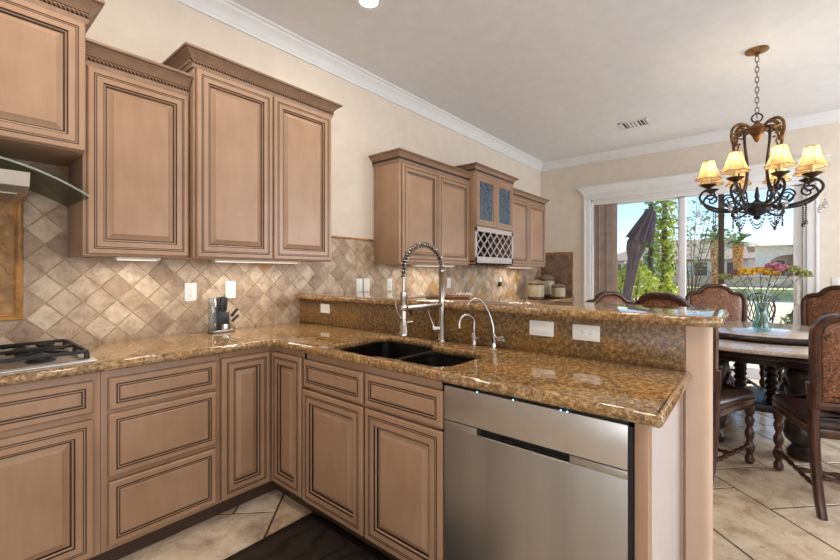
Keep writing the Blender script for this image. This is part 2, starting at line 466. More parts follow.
# ------------------------------------------------------------------ the setting
L = 6.425; H = 3.08; YB = -6.0; XB = -1.6
DY0, DY1, DZ = -0.80, -3.19, 2.395     # sliding door opening in the end wall
def quadbox(name, lo, hi, m, bev=0.0):
    return struct(MB().box(lo, hi, bev).build(name, m, None, loc=((lo[0] + hi[0]) / 2, (lo[1] + hi[1]) / 2, lo[2])))
quadbox('wall_back', (XB - .12, 0, 0), (L + .15, .12, H), 'wall_paint')
quadbox('wall_left', (XB - .12, YB, 0), (XB, 0, H), 'wall_paint')
quadbox('wall_right', (XB - .12, YB - .12, 0), (L + .15, YB, H), 'wall_paint')
quadbox('ceiling', (XB - .12, YB - .12, H), (L + .15, .12, H + .1), 'ceiling_paint')
w = MB().box((L, DY0, 0), (L + .15, 0, H)).box((L, YB, 0), (L + .15, DY1, H)).box((L, DY1, DZ), (L + .15, DY0, H))
struct(w.build('wall_end', 'wall_paint', None, loc=(L, -2, 0)))

# floor: stone tiles of mixed sizes laid on the diagonal over a grout bed
def floor_tiles():
    mod = 0.2235; n = 54; used = [[False] * n for _ in range(n)]
    mb = MB(); lay = mb.bm.loops.layers.float_color.new('tint'); rnd = random.Random(11)
    c45 = math.sqrt(0.5)
    shapes = [(3, 2), (2, 3), (2, 2), (2, 2), (2, 1), (1, 2), (1, 1)]
    ox, oy = 2.772, -2.645      # a joint crossing measured on the floor
    for i in range(n):
        for j in range(n):
            if used[i][j]: continue
            opts = shapes[:]; rnd.shuffle(opts); opts.sort(key=lambda s: -s[0] * s[1] * rnd.uniform(0.4, 1.3))
            for a, b in opts + [(1, 1)]:
                if i + a <= n and j + b <= n and not any(used[i + p][j + q] for p in range(a) for q in range(b)): break
            for p in range(a):
                for q in range(b): used[i + p][j + q] = True
            u0, v0 = (i - n // 2) * mod, (j - n // 2) * mod; u1, v1 = u0 + a * mod, v0 + b * mod
            cu, cv = (u0 + u1) / 2, (v0 + v1) / 2
            x, y = ox + (cu + cv) * c45, oy + (cu - cv) * c45
            if not (XB - .1 < x < L + .3 and YB - .2 < y < .3): continue
            g = 0.0045; t = rnd.random()
            outl = []
            for (pa, pb) in (((u0, v0), (u1, v0)), ((u1, v0), (u1, v1)), ((u1, v1), (u0, v1)), ((u0, v1), (u0, v0))):
                for k in range(8): outl.append((pa[0] + (pb[0] - pa[0]) * k / 8, pa[1] + (pb[1] - pa[1]) * k / 8))
            rings = []
            jit = [rnd.uniform(0, .003) for _ in outl]
            for d, z in ((g, -.004), (g, -.0015), (g + .002, 0.0)):
                r = []
                for (uu, vv), jj in zip(outl, jit):
                    dd = d + jj
                    uu = min(max(uu, u0 + dd), u1 - dd); vv = min(max(vv, v0 + dd), v1 - dd)
                    px, py = ox + (uu + vv) * c45, oy + (uu - vv) * c45
                    r.append((min(max(px, XB), L + .02), min(max(py, YB), 0), z))
                rings.append(r)
            vr = mb.loops(rings); f = mb.face(vr[-1])
            for vs in vr:
                for vv in vs:
                    for lp in vv.link_loops: lp[lay] = (t, t, t, 1)
    o = mb.build('floor', 'floor_tile', None, smooth=0, loc=(2, -3, 0)); struct(o)
    bed = MB().box((XB - .12, YB - .12, -.12), (L + .15, .12, -.0035)).build('floor_bed', 'floor_grout', None, loc=(2, -3, -.12)); struct(bed)
floor_tiles()

# wall tiles laid on the diagonal (one structure per field)
def diag_tiles(name, rects, axis, plane, mat, half=0.0735, ox=0.512, oz=1.2855, seed=3, thick=0.009):
    """rects: (u0,u1,z0,z1); tiles are clipped to every rectangle"""
    mb = MB(); lay = mb.bm.loops.layers.float_color.new('tint'); rnd = random.Random(seed)
    def clip(poly, u0, u1, z0, z1):
        for ax, lim, sg in ((0, u0, 1), (0, u1, -1), (1, z0, 1), (1, z1, -1)):
            out = []
            for i in range(len(poly)):
                a, b = poly[i - 1], poly[i]
                ia, ib = (a[ax] - lim) * sg >= 0, (b[ax] - lim) * sg >= 0
                if ia != ib:
                    t = (lim - a[ax]) / (b[ax] - a[ax]); out.append((a[0] + (b[0] - a[0]) * t, a[1] + (b[1] - a[1]) * t))
                if ib: out.append(b)
            poly = out
            if len(poly) < 3: return None
        return poly
    def P(u, z, d): return (u, plane - d, z) if axis == 'y' else (plane - d, u, z)
    tints = {}; done = set(); zlo, zhi = max(r[2] for r in rects), min(r[3] for r in rects); ulo, uhi = min(r[0] for r in rects), max(r[1] for r in rects)
    for (u0, u1, z0, z1) in rects:
        i0, i1 = int((u0 - ox) / half) - 2, int((u1 - ox) / half) + 2; j0, j1 = int((z0 - oz) / half) - 2, int((z1 - oz) / half) + 2
        for i in range(i0, i1 + 1):
            for j in range(j0, j1 + 1):
                if (i + j) % 2 == 0: continue
                cu, cz = ox + i * half, oz + j * half
                k = (i, j)
                if k not in tints:
                    r = rnd.random(); tints[k] = 1.0 if r > 0.945 else (rnd.uniform(0, .25) if r > 0.72 else rnd.uniform(.2, .82))
                t = tints[k]; h = half - 0.0035
                low = cz + h < zhi + .0005
                if low and k in done: continue
                pl = clip([(cu - h, cz), (cu, cz - h), (cu + h, cz), (cu, cz + h)], *((ulo, uhi) if low else (u0, u1)), z0, z1)
                if pl and low: done.add(k)
                if not pl: continue
                pl2 = []
                for q in pl:
                    if not pl2 or (abs(q[0] - pl2[-1][0]) + abs(q[1] - pl2[-1][1])) > 1e-5: pl2.append(q)
                if len(pl2) < 3: continue
                cx_, cz_ = sum(q[0] for q in pl2) / len(pl2), sum(q[1] for q in pl2) / len(pl2)
                inn = [(cx_ + (q[0] - cx_) * 0.965, cz_ + (q[1] - cz_) * 0.965) for q in pl2]
                vr = mb.loops([[P(q[0], q[1], .002) for q in pl2], [P(q[0], q[1], thick - .002) for q in pl2], [P(q[0], q[1], thick) for q in inn]])
                mb.face(vr[-1])
                for vs in vr:
                    for vv in vs:
                        for lp in vv.link_loops: lp[lay] = (t, t, t, 1)
    for (u0, u1, z0, z1) in rects:
        lo, hi = P(u0, z0, .006), P(u1, z1, 0)
        mb.box([min(lo[i], hi[i]) for i in range(3)], [max(lo[i], hi[i]) for i in range(3)], 0, 1)
    o = mb.build(name, [mat, 'grout'], None, smooth=0); struct(o); return o
diag_tiles('wall_back_tiles', [(-.50, .449, .905, 1.84), (.449, 1.90, .905, 1.372), (1.90, 2.63, .905, 1.585), (2.63, L - .011, .905, 1.40)], 'y', 0, 'wall_tile')
mb = MB().tube([(1.90, -.012, 1.592), (2.628, -.012, 1.592)], .010, 10).box((1.90, -.012, 1.583), (2.628, 0, 1.602), .002)
struct(mb.build('trim_1', 'stone_frame', None))
diag_tiles('wall_end_tiles', [(-.515, 0, .905, 1.60)], 'x', L, 'side_tile', half=0.11, ox=-.27, oz=1.3)
mb = MB().box((L - .014, -.535, .905), (L, -.513, 1.622), .004).box((L - .014, -.535, 1.598), (L, 0, 1.622), .004)
struct(mb.build('trim_2', 'stone_frame', None))

# crown mouldings at the ceiling, baseboard
def crown(name, a, b, n, m0, m1):
    """a,b ends on the wall plane; n inward normal; m0,m1 mitre sign at each end"""
    prof = [(0, 2.962), (.012, 2.962), (.014, 2.974), (.024, 2.984), (.030, 3.0), (.046, 3.022), (.066, 3.04), (.074, 3.046), (.078, 3.058), (.094, 3.062), (.094, H), (0, H)]
    a, b, n = Vector(a), Vector(b), Vector(n); d = (b - a).normalized(); mb = MB()
    r0 = [a + n * o + d * (o * m0) + Vector((0, 0, z)) for o, z in prof]; r1 = [b + n * o - d * (o * m1) + Vector((0, 0, z)) for o, z in prof]
    vr = mb.loops([r0, r1]); mb.face(vr[0]); mb.face(vr[1][::-1])
    struct(mb.build(name, 'white_trim', None))
crown('trim_3', (XB, 0, 0), (L, 0, 0), (0, -1, 0), 0, 1)
crown('trim_4', (L, 0, 0), (L, YB, 0), (-1, 0, 0), 1, 0)
mb = MB().box((L - .016, YB, 0), (L, DY1 - .11, .13), .004).box((L - .016, DY0 + .11, 0), (L, -.6, .13), .004)
struct(mb.build('baseboard_end', 'white_trim', None))

# sliding door with casing
def casing():
    mb = MB()
    for y0, y1 in ((DY0, DY0 + .10), (DY1 - .10, DY1)):
        mb.box((L - .022, y0, 0), (L, y1, DZ + .02), .004)
        mb.box((L - .034, y0 + (.0 if y0 == DY1 - .10 else .07), 0), (L, y0 + (.03 if y0 == DY1 - .10 else .10), DZ + .02), .006)
    mb.box((L - .024, DY1 - .10, DZ), (L, DY0 + .10, DZ + .10), .003)
    prof = [(.024, DZ + .085), (.036, DZ + .09), (.042, DZ + .11), (.07, DZ + .15), (.086, DZ + .165), (.092, DZ + .175), (.106, DZ + .18), (.106, DZ + .20), (0, DZ + .20), (0, DZ + .085)]
    ya, yb = DY0 + .10, DY1 - .10
    r0 = [(L - o, ya + max(0, o - .024) if o else ya, z) for o, z in prof]; r1 = [(L - o, yb - max(0, o - .024) if o else yb, z) for o, z in prof]
    vr = mb.loops([r0, r1]); mb.face(vr[0]); mb.face(vr[1][::-1])
    struct(mb.build('trim_5', 'white_trim', None))
casing()
def sliding_door():
    d = bpy.data.objects.new('door_1', None); COL.objects.link(d); d.location = (L + .07, (DY0 + DY1) / 2, 0); struct(d)
    mb = MB(); t = .055
    mb.box((L + .0, DY0 - .03, 0), (L + .15, DY0, DZ), .003).box((L, DY1, 0), (L + .15, DY1 + .03, DZ), .003).box((L, DY1, DZ - .03), (L + .15, DY0, DZ), .003).box((L, DY1, -.01), (L + .15, DY0, .02), .003)
    mb.build('frame', 'white_trim', d)
    def sash(y0, y1, x, wl, wr, left_m='white_trim'):
        mb = MB().box((x, y0 - wl, .02), (x + .04, y0, DZ - .03), .004).box((x, y1, .02), (x + .04, y1 + wr, DZ - .03), .004)
        mb.box((x, y1, .02), (x + .04, y0, .12), .004).box((x, y1, DZ - .09), (x + .04, y0, DZ - .03), .004)
        s = mb.build('sash', left_m, d)
        MB().box((x + .016, y1 + wr, .12), (x + .022, y0 - wl, DZ - .09)).build('pane', 'window_glass', s)
        return s
    sash(DY0 - .03, -2.01, L + .09, .05, .09)
    s = sash(-1.94, DY1 + .03, L + .045, .07, .08)
    MB().box((L + .012, DY1 + .055, .92), (L + .046, DY1 + .085, 1.14), .01).box((L + .03, DY1 + .045, .90), (L + .046, DY1 + .095, 1.16), .004).build('handle', 'white_plastic', s)
    sc = MB().box((L + .125, -2.425, .02), (L + .145, -2.36, DZ - .03), .003).build('screen_stile', 'bronze_frame', d)
sliding_door()
def blinds():
    t = thing('vertical_blind', 'drawn-back beige vertical blind stacked at the left of the sliding glass door', 'blind', (L + .06, -.98, DZ - .03))
    mb = MB().box((L + .012, DY1 + .03, DZ - .075), (L + .06, DY0 - .03, DZ - .03), .004).build('head_rail', 'white_trim', t)
    mb = MB()
    for k in range(8):
        y = -.865 - k * .038; a = R(-28 + 12 * math.sin(k * 2.1)); dx, dy = math.cos(a) * .034, math.sin(a) * .034
        pts = [(-1, .0), (-.5, .006), (0, .008), (.5, .006), (1, 0)]
        r0 = [(L + .036 + dy * s_ * .8, y + dx * s_ + o * 1.0, .03) for s_, o in pts]
        r1 = [(p[0], p[1], DZ - .075) for p in r0]
        b0 = [(p[0] + .0015, p[1] - .0015, p[2]) for p in r0[::-1]]; b1 = [(p[0] + .0015, p[1] - .0015, p[2]) for p in r1[::-1]]
        vr = mb.loops([r0 + b0, r1 + b1]); mb.face(vr[0]); mb.face(vr[1])
    mb.build('slat', 'blind_fabric', t)
blinds()

# pony wall behind the peninsula
mb = MB(); slab(mb, fillet([(1.862, 0), (1.862, -2.53), (1.85, -2.54), (1.85, -2.615), (2.01, -2.615), (2.01, 0)], [0, 0, 0, .022, .022, 0]), [], 0, 1.088, .001, 1)
struct(mb.build('wall_peninsula', 'tan_paint', None))
mb = MB().box((2.01, -2.60, 0), (2.024, 0, .13), .004).box((1.90, -2.629, 0), (2.024, -2.615, .13), .004)
struct(mb.build('baseboard_peninsula', 'white_trim', None))

# ------------------------------------------------------------------ wall cabinets
def crown_part(parent, x0, x1, d, zb, zt, rope=True, el=1, er=1, name='crown_molding'):
    h = zt - zb; e = .060
    prof = [(0.002, zb), (.008, zb), (.009, zb + h * .10), (.012, zb + h * .16), (.012, zb + h * .22), (.010, zb + h * .24), (.010, zb + h * .42), (.014, zb + h * .44),
            (.016, zb + h * .47), (.022, zb + h * .56), (.034, zb + h * .70), (.048, zb + h * .80), (.053, zb + h * .83), (.054, zb + h * .87), (e, zb + h * .89), (e, zt), (.002, zt)]
    mats = [0] * len(prof); mats[4] = mats[5] = mats[6] = mats[12] = 1
    rings = [[(x0 - o * el, 0, z), (x0 - o * el, -d - o, z), (x1 + o * er, -d - o, z), (x1 + o * er, 0, z)] for o, z in prof]
    mb = MB(); vr = mb.loops(rings, close=False, mats=mats[:-1]); mb.face(vr[-1])
    c = mb.build(name, ['crown_tone', 'glaze_shadow'], parent, smooth=25)
    if rope:
        mb = MB(); zc = zb + h * .33; r = .0085; o = .0105
        def run(a, b, n):
            a, b, n = Vector(a), Vector(b), Vector(n); Ln = (b - a).length; d_ = (b - a) / Ln; k = int(Ln / .0155)
            for i in range(k):
                c0 = a + d_ * (i + .5) * Ln / k; sk = Vector((0, 0, 1))
                p0 = c0 - d_ * .009 + sk * .0085; p1 = c0 + d_ * .009 - sk * .0085; md = c0 + n * .010
                mb.tube([p0, p0.lerp(md, .6) + n * .001, md, md.lerp(p1, .4) + n * .001, p1], [.0014, .0040, .0044, .0040, .0014], 5)
        run((x0 - o * el, -d - o, zc), (x1 + o * er, -d - o, zc), (0, -1, 0)) 
        if er: run((x1 + o, -d - o, zc), (x1 + o, -.01, zc), (1, 0, 0))
        if el: run((x0 - o, -.01, zc), (x0 - o, -d - o, zc), (-1, 0, 0))
        mb.build('rope_trim', 'cabinet_paint', c)
    return c
def upper(label, x0, x1, zb, zc, zt, depth, doors, rope=True, el=1, er=1, name='wall_cabinet', group=None, dscale=None):
    """zb body bottom, zc crown bottom, zt crown top; doors: (x0,x1,z0,z1)"""
    t = thing(name, label, 'cabinet', ((x0 + x1) / 2, -depth / 2, zb), group=group)
    mb = MB().box((x0, -depth, zb), (x1, -.0115, zt - .012), .0015)
    mb.build('body', 'cabinet_paint', t)
    for (a, b, c, d) in doors: door_y(t, 'door', a, b, c, d, -depth, scale=dscale)
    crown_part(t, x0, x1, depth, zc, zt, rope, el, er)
    return t
upper('hood cabinet with wide raised-panel door and rope crown above the glass range hood', -.452, .448, 1.835, 2.418, 2.53, .40, [(-.445, -.002, 1.838, 2.415), (.002, .446, 1.838, 2.415)])
upper('lower-set single-door tan wall cabinet between the hood cabinet and the tall cabinet', .452, .912, 1.372, 2.262, 2.367, .33, [(.466, .905, 1.380, 2.258)], el=0, er=0)
upper('tall two-door tan wall cabinet rising above the knife block with rope crown', .9145, 1.848, 1.372, 2.412, 2.506, .38, [(.927, 1.379, 1.377, 2.408), (1.387, 1.838, 1.377, 2.408)])
upper('two-door tan wall cabinet with plain side panel left of the wine rack cabinet', 2.630, 3.750, 1.372, 2.272, 2.367, .33, [(2.655, 3.178, 1.386, 2.262), (3.188, 3.735, 1.386, 2.262)], rope=False)
upper('two-door tan wall cabinet in the corner right of the wine rack cabinet', 4.645, 5.795, 1.372, 2.272, 2.367, .33, [(4.66, 5.225, 1.386, 2.262), (5.235, 5.785, 1.386, 2.262)], rope=False)
def wine_cabinet():
    x0, x1, d, zb = 3.757, 4.640, .40, 1.388
    t = thing('wine_cabinet', 'taller tan cabinet with two seeded-glass doors over a lattice wine rack', 'cabinet', ((x0 + x1) / 2, -d / 2, zb))
    mb = MB().box((x0, -d, 1.795), (x1, -.0115, 2.45), .0015).box((x0, -d, zb), (x0 + .02, -.0115, 1.80), .001).box((x1 - .02, -d, zb), (x1, -.0115, 1.80), .001)
    mb.box((x0, -d, zb + .02), (x1, -.0115, zb + .035)).box((x0, -.05, zb), (x1, -.0115, 1.83))
    mb.build('body', 'cabinet_paint', t)
    MB().box((x0 + .02, -.056, zb + .036), (x1 - .02, -.0505, 1.794)).build('back_panel', 'rack_void', t)
    fr = [(0, 0, 0), (0, .016, 0), (.005, .021, 0), (.03, .021, 0), (.0305, .0185, 1), (.0335, .0185, 1), (.034, .021, 1), (.058, .021, 0), (.0585, .016, 1), (.064, .012, 0), (.068, .010, 0), (.068, .002, 0)]
    for a, b in ((x0 + .012, 4.194), (4.203, x1 - .012)):
        mb = MB(); o = Vector((a, -d, 1.812)); w_, h_ = b - a, 2.366 - 1.812
        rings = [[(a + q, -d - z, 1.812 + q), (b - q, -d - z, 1.812 + q), (b - q, -d - z, 2.366 - q), (a + q, -d - z, 2.366 - q)] for q, z, _ in fr]
        mb.loops(rings, mats=[p[2] for p in fr[1:]]); dr = mb.build('door', ['cabinet_paint', 'glaze_shadow'], t, smooth=20)
        MB().box((a + .066, -d - .008, 1.876), (b - .066, -d - .003, 2.302)).build('glass', 'seeded_glass', dr)
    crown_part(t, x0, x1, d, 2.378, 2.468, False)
    # rack frame and lattice
    ya = -d - .010; z0, z1 = zb + .012, 1.796; a, b = x0, x1
    mb = MB().box((a, ya, z0), (a + .036, -d, z1), .002).box((b - .036, ya, z0), (b, -d, z1), .002).box((a, ya, z1 - .05), (b, -d, z1), .002).box((a, ya, z0), (b, -d, z0 + .07), .002)
    mb.build('rack_frame', 'panel_paint', t)
    mb = MB(); u0, u1, w0, w1 = a + .036, b - .036, z0 + .07, z1 - .05; hh = w1 - w0; st = .145
    def strip(p, q, yy):
        dv = (Vector(q) - Vector(p)).normalized(); nn = Vector((-dv.y, dv.x)) * .0055
        pts = [(p[0] + nn.x, p[1] + nn.y), (q[0] + nn.x, q[1] + nn.y), (q[0] - nn.x, q[1] - nn.y), (p[0] - nn.x, p[1] - nn.y)]
        mb.prism(pts, 'y', yy, yy + .010)
    run_ = hh * 1.15
    k = -8
    while u0 + k * st - run_ < u1:
        for s_ in (1, -1):
            xs, xe = (u0 + k * st, u0 + k * st + run_) if s_ == 1 else (u0 + k * st + run_, u0 + k * st)
            p, q = Vector((xs, w0)), Vector((xe, w1))
            lo, hi = 0.0, 1.0
            dx = q.x - p.x
            ta, tb = (u0 - p.x) / dx, (u1 - p.x) / dx
            lo, hi = max(lo, min(ta, tb)), min(hi, max(ta, tb))
            if hi - lo > .03: strip(tuple(p.lerp(q, lo)), tuple(p.lerp(q, hi)), -d - .006 + (.0 if s_ == 1 else .004))
        k += 1
    mb.build('lattice', 'panel_paint', t)
    mb = MB(); n = 7
    for i in range(n):
        xc = a + .07 + i * (b - a - .14) / (n - 1)
        mb.box((xc - .034, -d - .013, zb - .004), (xc + .034, -.06, zb + .014), .002)
    mb.build('stemware_slot', 'black_gap', t)  # black boxes drawn in place of the shaded slots between the rails
wine_cabinet()

def strip_light(label, x0, x1, y, z, power):
    t = thing('under_cabinet_light', label, 'light', ((x0 + x1) / 2, y, z - .014), group='under-cabinet lights')
    MB().box((x0, y - .03, z - .014), (x1, y + .03, z - .0005), .003).build('housing', 'white_plastic', t)
    MB().box((x0 + .015, y - .02, z - .0165), (x1 - .015, y + .02, z - .0135), .001).build('lens', 'strip_lens', t)
    d = bpy.data.lights.new('strip_lamp', 'AREA'); o = bpy.data.objects.new('strip_lamp', d); COL.objects.link(o)
    d.shape = 'RECTANGLE'; d.size = x1 - x0 - .04; d.size_y = .03; d.energy = power; d.color = (1.0, .90, .76); o.parent = t
    o.location = (0, 0, -.006)
strip_light('white light strip under the single-door cabinet beside the range hood', .60, .80, -.22, 1.372, 1.5)
strip_light('white light strip under the tall two-door cabinet', 1.08, 1.66, -.25, 1.372, 2.6)
strip_light('white light strip under the cabinet left of the wine rack', 2.95, 3.60, -.22, 1.372, 2.6)
strip_light('white light strip under the corner cabinet right of the wine rack', 4.85, 5.55, -.22, 1.372, 2.6)

# range hood
def hood():
    t = thing('range_hood', 'steel range hood with arched glass canopy over the cooktop', 'range hood', (0, -.25, 1.62))
    n = 24
    def arc(y, dz): return [(-.455 + .91 * i / n, y, 1.750 - .6 * (-.455 + .91 * i / n) ** 2 + dz) for i in range(n + 1)]
    def front(i):
        x = -.455 + .91 * i / n; return -.50 + .05 * (abs(x) / .455) ** 4
    mb = MB()
    rings = [[(x, front(i) if yy else -.014, z) for i, (x, _, z) in enumerate(arc(0, dz))] for yy, dz in ((0, 0), (1, 0), (1, .008), (0, .008))]
    mb.loops(rings + [rings[0]], close=False)
    g = mb.build('glass_canopy', 'hood_glass', t, smooth=60)
    mb = MB(); mb.tube([(x, front(i) - .001, z + .004) for i, (x, _, z) in enumerate(arc(0, 0))], .0045, 6); mb.build('glass_rim', 'glass_edge', g)
    mb = MB(); mb.prism([(-.44, 1.645), (-.40, 1.622), (-.0105, 1.622), (-.0105, 1.70), (-.46, 1.70)], 'x', -.26, .26); mb.build('body', 'bright_steel', t, smooth=0)
    MB().box((-.16, -.26, 1.70), (.16, -.0115, 1.8345), .003).build('chimney', 'bright_steel', t)
    mb = MB().box((-.23, -.38, 1.617), (-.01, -.06, 1.6225), .002).box((.01, -.38, 1.617), (.23, -.06, 1.6225), .002); mb.build('grease_filter', 'steel', t)
hood()

# carved stone panel behind the cooktop
def mural():
    t = thing('stone_wall_panel', 'carved golden stone panel with moulded frame set in the tiles behind the cooktop', 'wall decor', (0, -.012, 1.06))
    x0, x1, z0, z1 = -.285, .285, 1.062, 1.655
    prof = [(0, .008), (0, .020), (.004, .026), (.010, .028), (.016, .024), (.020, .022), (.024, .028), (.029, .024), (.032, .016)]
    rings = [[(x0 + q, -d, z0 + q), (x1 - q, -d, z0 + q), (x1 - q, -d, z1 - q), (x0 + q, -d, z1 - q)] for q, d in prof]
    mb = MB(); mb.loops(rings); mb.build('frame', 'stone_frame', t, smooth=50)
    mb = MB().box((x0 + .030, -.018, z0 + .030), (x1 - .030, -.0095, z1 - .030))
    rnd = random.Random(5)
    for sx in (-1, 1):
        for k, zc in enumerate((1.16, 1.29, 1.42, 1.55)):
            s = 1 if k % 2 else -1; c = Vector((sx * (.17 + .012 * s), -.019, zc)); pts = []
            for i in range(22):
                a = i * .42 * s; r = .052 - .0021 * i; pts.append(c + Vector((math.cos(a) * r, 0, math.sin(a) * r)))
            mb.tube(pts, .0055, 6)
            for i in range(6):
                a = i * 1.05; mb.ball(c + Vector((math.cos(a) * .058, 0, math.sin(a) * .058)), .011, 0, 6, (1, .5, 1))
    mb.tube(smooth_path([(0, -.019, 1.12), (.04, -.019, 1.24), (-.04, -.019, 1.36), (.04, -.019, 1.48), (0, -.019, 1.6)], 8), .009, 6)
    mb.build('relief', 'carved_stone', t)
mural()

# ------------------------------------------------------------------ base cabinets
FY, FX = -.594, 1.261      # carcass fronts; door faces stand 21 mm proud
ZT = .874
def base_y(label, x0, x1, fronts, name='base_cabinet'):
    t = thing(name, label, 'cabinet', ((x0 + x1) / 2, -.3, 0))
    MB().box((x0, FY, .09), (x1, -.012, ZT), .001).build('body', 'cabinet_paint', t)
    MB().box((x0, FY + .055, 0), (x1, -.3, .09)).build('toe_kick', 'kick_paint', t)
    for kind, a, b, c, d in fronts: door_y(t, kind, a, b, c, d, FY, DOOR if kind == 'door' else DRAWER)
    return t
base_y('tan base cabinet under the gas cooktop with false drawer over doors', -.462, .462, [('drawer_front', -.436, .436, .703, .837), ('door', -.436, -.004, .105, .675), ('door', .004, .436, .105, .675)])
base_y('tan base cabinet with a stack of three drawers', .4635, .9605, [('drawer', .487, .939, .697, .836), ('drawer', .487, .939, .411, .681), ('drawer', .487, .939, .111, .388)])
def corner_cab():
    t = thing('corner_cabinet', 'tan corner base cabinet with two narrow doors meeting in the inner corner', 'cabinet', (1.5, -.35, 0))
    mb = MB(); mb.prism([(.962, -.012), (.962, FY), (FX, FY), (FX, -.912), (1.855, -.912), (1.855, -.012)], 'z', .09, ZT); mb.build('body', 'cabinet_paint', t, smooth=0)
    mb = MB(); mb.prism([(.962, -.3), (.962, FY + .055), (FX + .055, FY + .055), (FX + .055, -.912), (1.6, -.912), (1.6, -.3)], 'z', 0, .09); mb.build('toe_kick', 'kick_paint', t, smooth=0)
    door_y(t, 'door', .966, 1.236, .105, .842, FY); door_x(t, 'door', -.618, -.902, .105, .842, FX)
corner_cab()
def base_x(label, y0, y1, fronts, name='base_cabinet'):
    t = thing(name, label, 'cabinet', (1.55, (y0 + y1) / 2, 0))
    mb = MB().box((FX, y1, .09), (1.855, y0, .66), .001).box((FX, y1, .66), (FX + .02, y0, ZT), .001).box((FX, y0 - .018, .66), (1.855, y0, ZT)).box((FX, y1, .66), (1.855, y1 + .018, ZT))
    mb.build('body', 'cabinet_paint', t)
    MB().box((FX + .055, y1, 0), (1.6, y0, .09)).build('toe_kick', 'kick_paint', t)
    for kind, a, b, c, d in fronts: door_x(t, kind, a, b, c, d, FX, DOOR if kind == 'door' else DRAWER)
base_x('tan sink base cabinet with two false drawer fronts over two doors', -.9135, -1.8345, [('drawer_front', -.926, -1.380, .697, .838), ('drawer_front', -1.396, -1.829, .697, .838), ('door', -.920, -1.380, .100, .682), ('door', -1.396, -1.829, .100, .682)])

# dishwasher
def dishwasher():
    y0, y1 = -1.842, -2.474
    t = thing('dishwasher', 'stainless steel dishwasher with pocket handle under the peninsula counter', 'dishwasher', (1.5, (y0 + y1) / 2, 0))
    xf = 1.236
    MB().box((xf + .045, y1 + .004, .10), (1.84, y0 - .004, .862)).build('tub', 'black_gap', t)
    # door: pocket recess across the seam between panel and door
    h0, h1, zs = -1.985, -2.312, .738
    mb = MB().box((xf, y1, .115), (xf + .045, y0, zs - .024), .003).box((xf, h0, zs - .027), (xf + .045, y0, zs - .001), .003).box((xf, y1, zs - .027), (xf + .045, h1, zs - .001), .003)
    mb.build('door_panel', 'steel', t)
    c = MB().box((xf, y1, zs + .001), (xf + .045, y0, .866), .004).build('control_panel', 'bright_steel', t)
    MB().box((xf + .030, h1 + .0005, zs - .024), (xf + .044, h0 - .0005, zs)).build('handle_recess', 'black_gap', t)
    MB().box((xf - .003, h1 + .002, zs - .028), (xf + .010, h0 - .002, zs - .022), .002).build('handle_lip', 'chrome', t)
    MB().box((xf + .012, y1, .8662), (xf + .06, y0, .8735), .001).build('top_edge', 'black_gap', t)
    for y in (-1.985, -2.125, -2.285, -2.305): MB().ball((xf + .003, y, .8655), .0032, 0, 6).build('indicator_light', 'blue_led', c)
    MB().box((xf + .06, y1, 0), (xf + .1, y0, .10)).build('kick_plate', 'black_gap', t)
    MB().box((xf + .004, y1 - .012, .10), (xf + .03, y1 - .0005, .862)).build('side_gap', 'black_gap', t)  # shade of the gap beside the door, drawn as a black strip
dishwasher()
t = thing('end_panel', 'pale painted end panel closing the peninsula beside the dishwasher', 'panel', (1.55, -2.51, 0))
MB().box((1.248, -2.522, 0), (1.30, -2.488, ZT), .002).build('filler_strip', 'cabinet_paint', t)
MB().box((1.3005, -2.522, 0), (1.848, -2.504, ZT), .001).build('side_panel', 'panel_paint', t)

# countertop with the sink cut-out
SINK = fillet([(1.292, -1.085), (1.300, -1.055), (1.70, -1.02), (1.755, -1.06), (1.755, -1.385), (1.665, -1.45), (1.650, -1.765), (1.60, -1.795), (1.345, -1.795), (1.300, -1.755), (1.300, -1.45), (1.275, -1.40)],
              [.02, .03, .05, .05, .06, .05, .04, .04, .05, .05, .04, .04], 4)
outer = fillet([(-.50, -.0105), (-.50, -.648), (1.228, -.648), (1.228, -2.56), (1.8485, -2.56), (1.8485, -.0105)], [0, 0, .03, .012, .0, 0], 4)
mb = MB(); slab(mb, outer, [SINK], .8745, .914, .0165, 5)
tag(mb.build('countertop', 'granite', None, loc=(1.2, -.6, .8745), smooth=50), 'L-shaped golden brown granite countertop with thick rounded edge and sink cut-out', 'countertop')
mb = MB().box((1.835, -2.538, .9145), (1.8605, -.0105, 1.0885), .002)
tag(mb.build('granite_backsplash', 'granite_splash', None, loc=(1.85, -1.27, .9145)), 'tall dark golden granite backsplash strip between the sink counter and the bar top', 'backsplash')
mb = MB(); slab(mb, fillet([(1.785, -.0105), (1.785, -2.60), (1.83, -2.655), (2.235, -2.655), (2.285, -2.60), (2.285, -.0105)], [0, .03, .03, .03, .03, 0]), [], 1.0905, 1.130, .0165, 5)
tag(mb.build('bar_top', 'granite', None, loc=(2.0, -1.3, 1.09), smooth=50), 'long raised granite bar top with rounded edge running from the tiled wall', 'countertop')

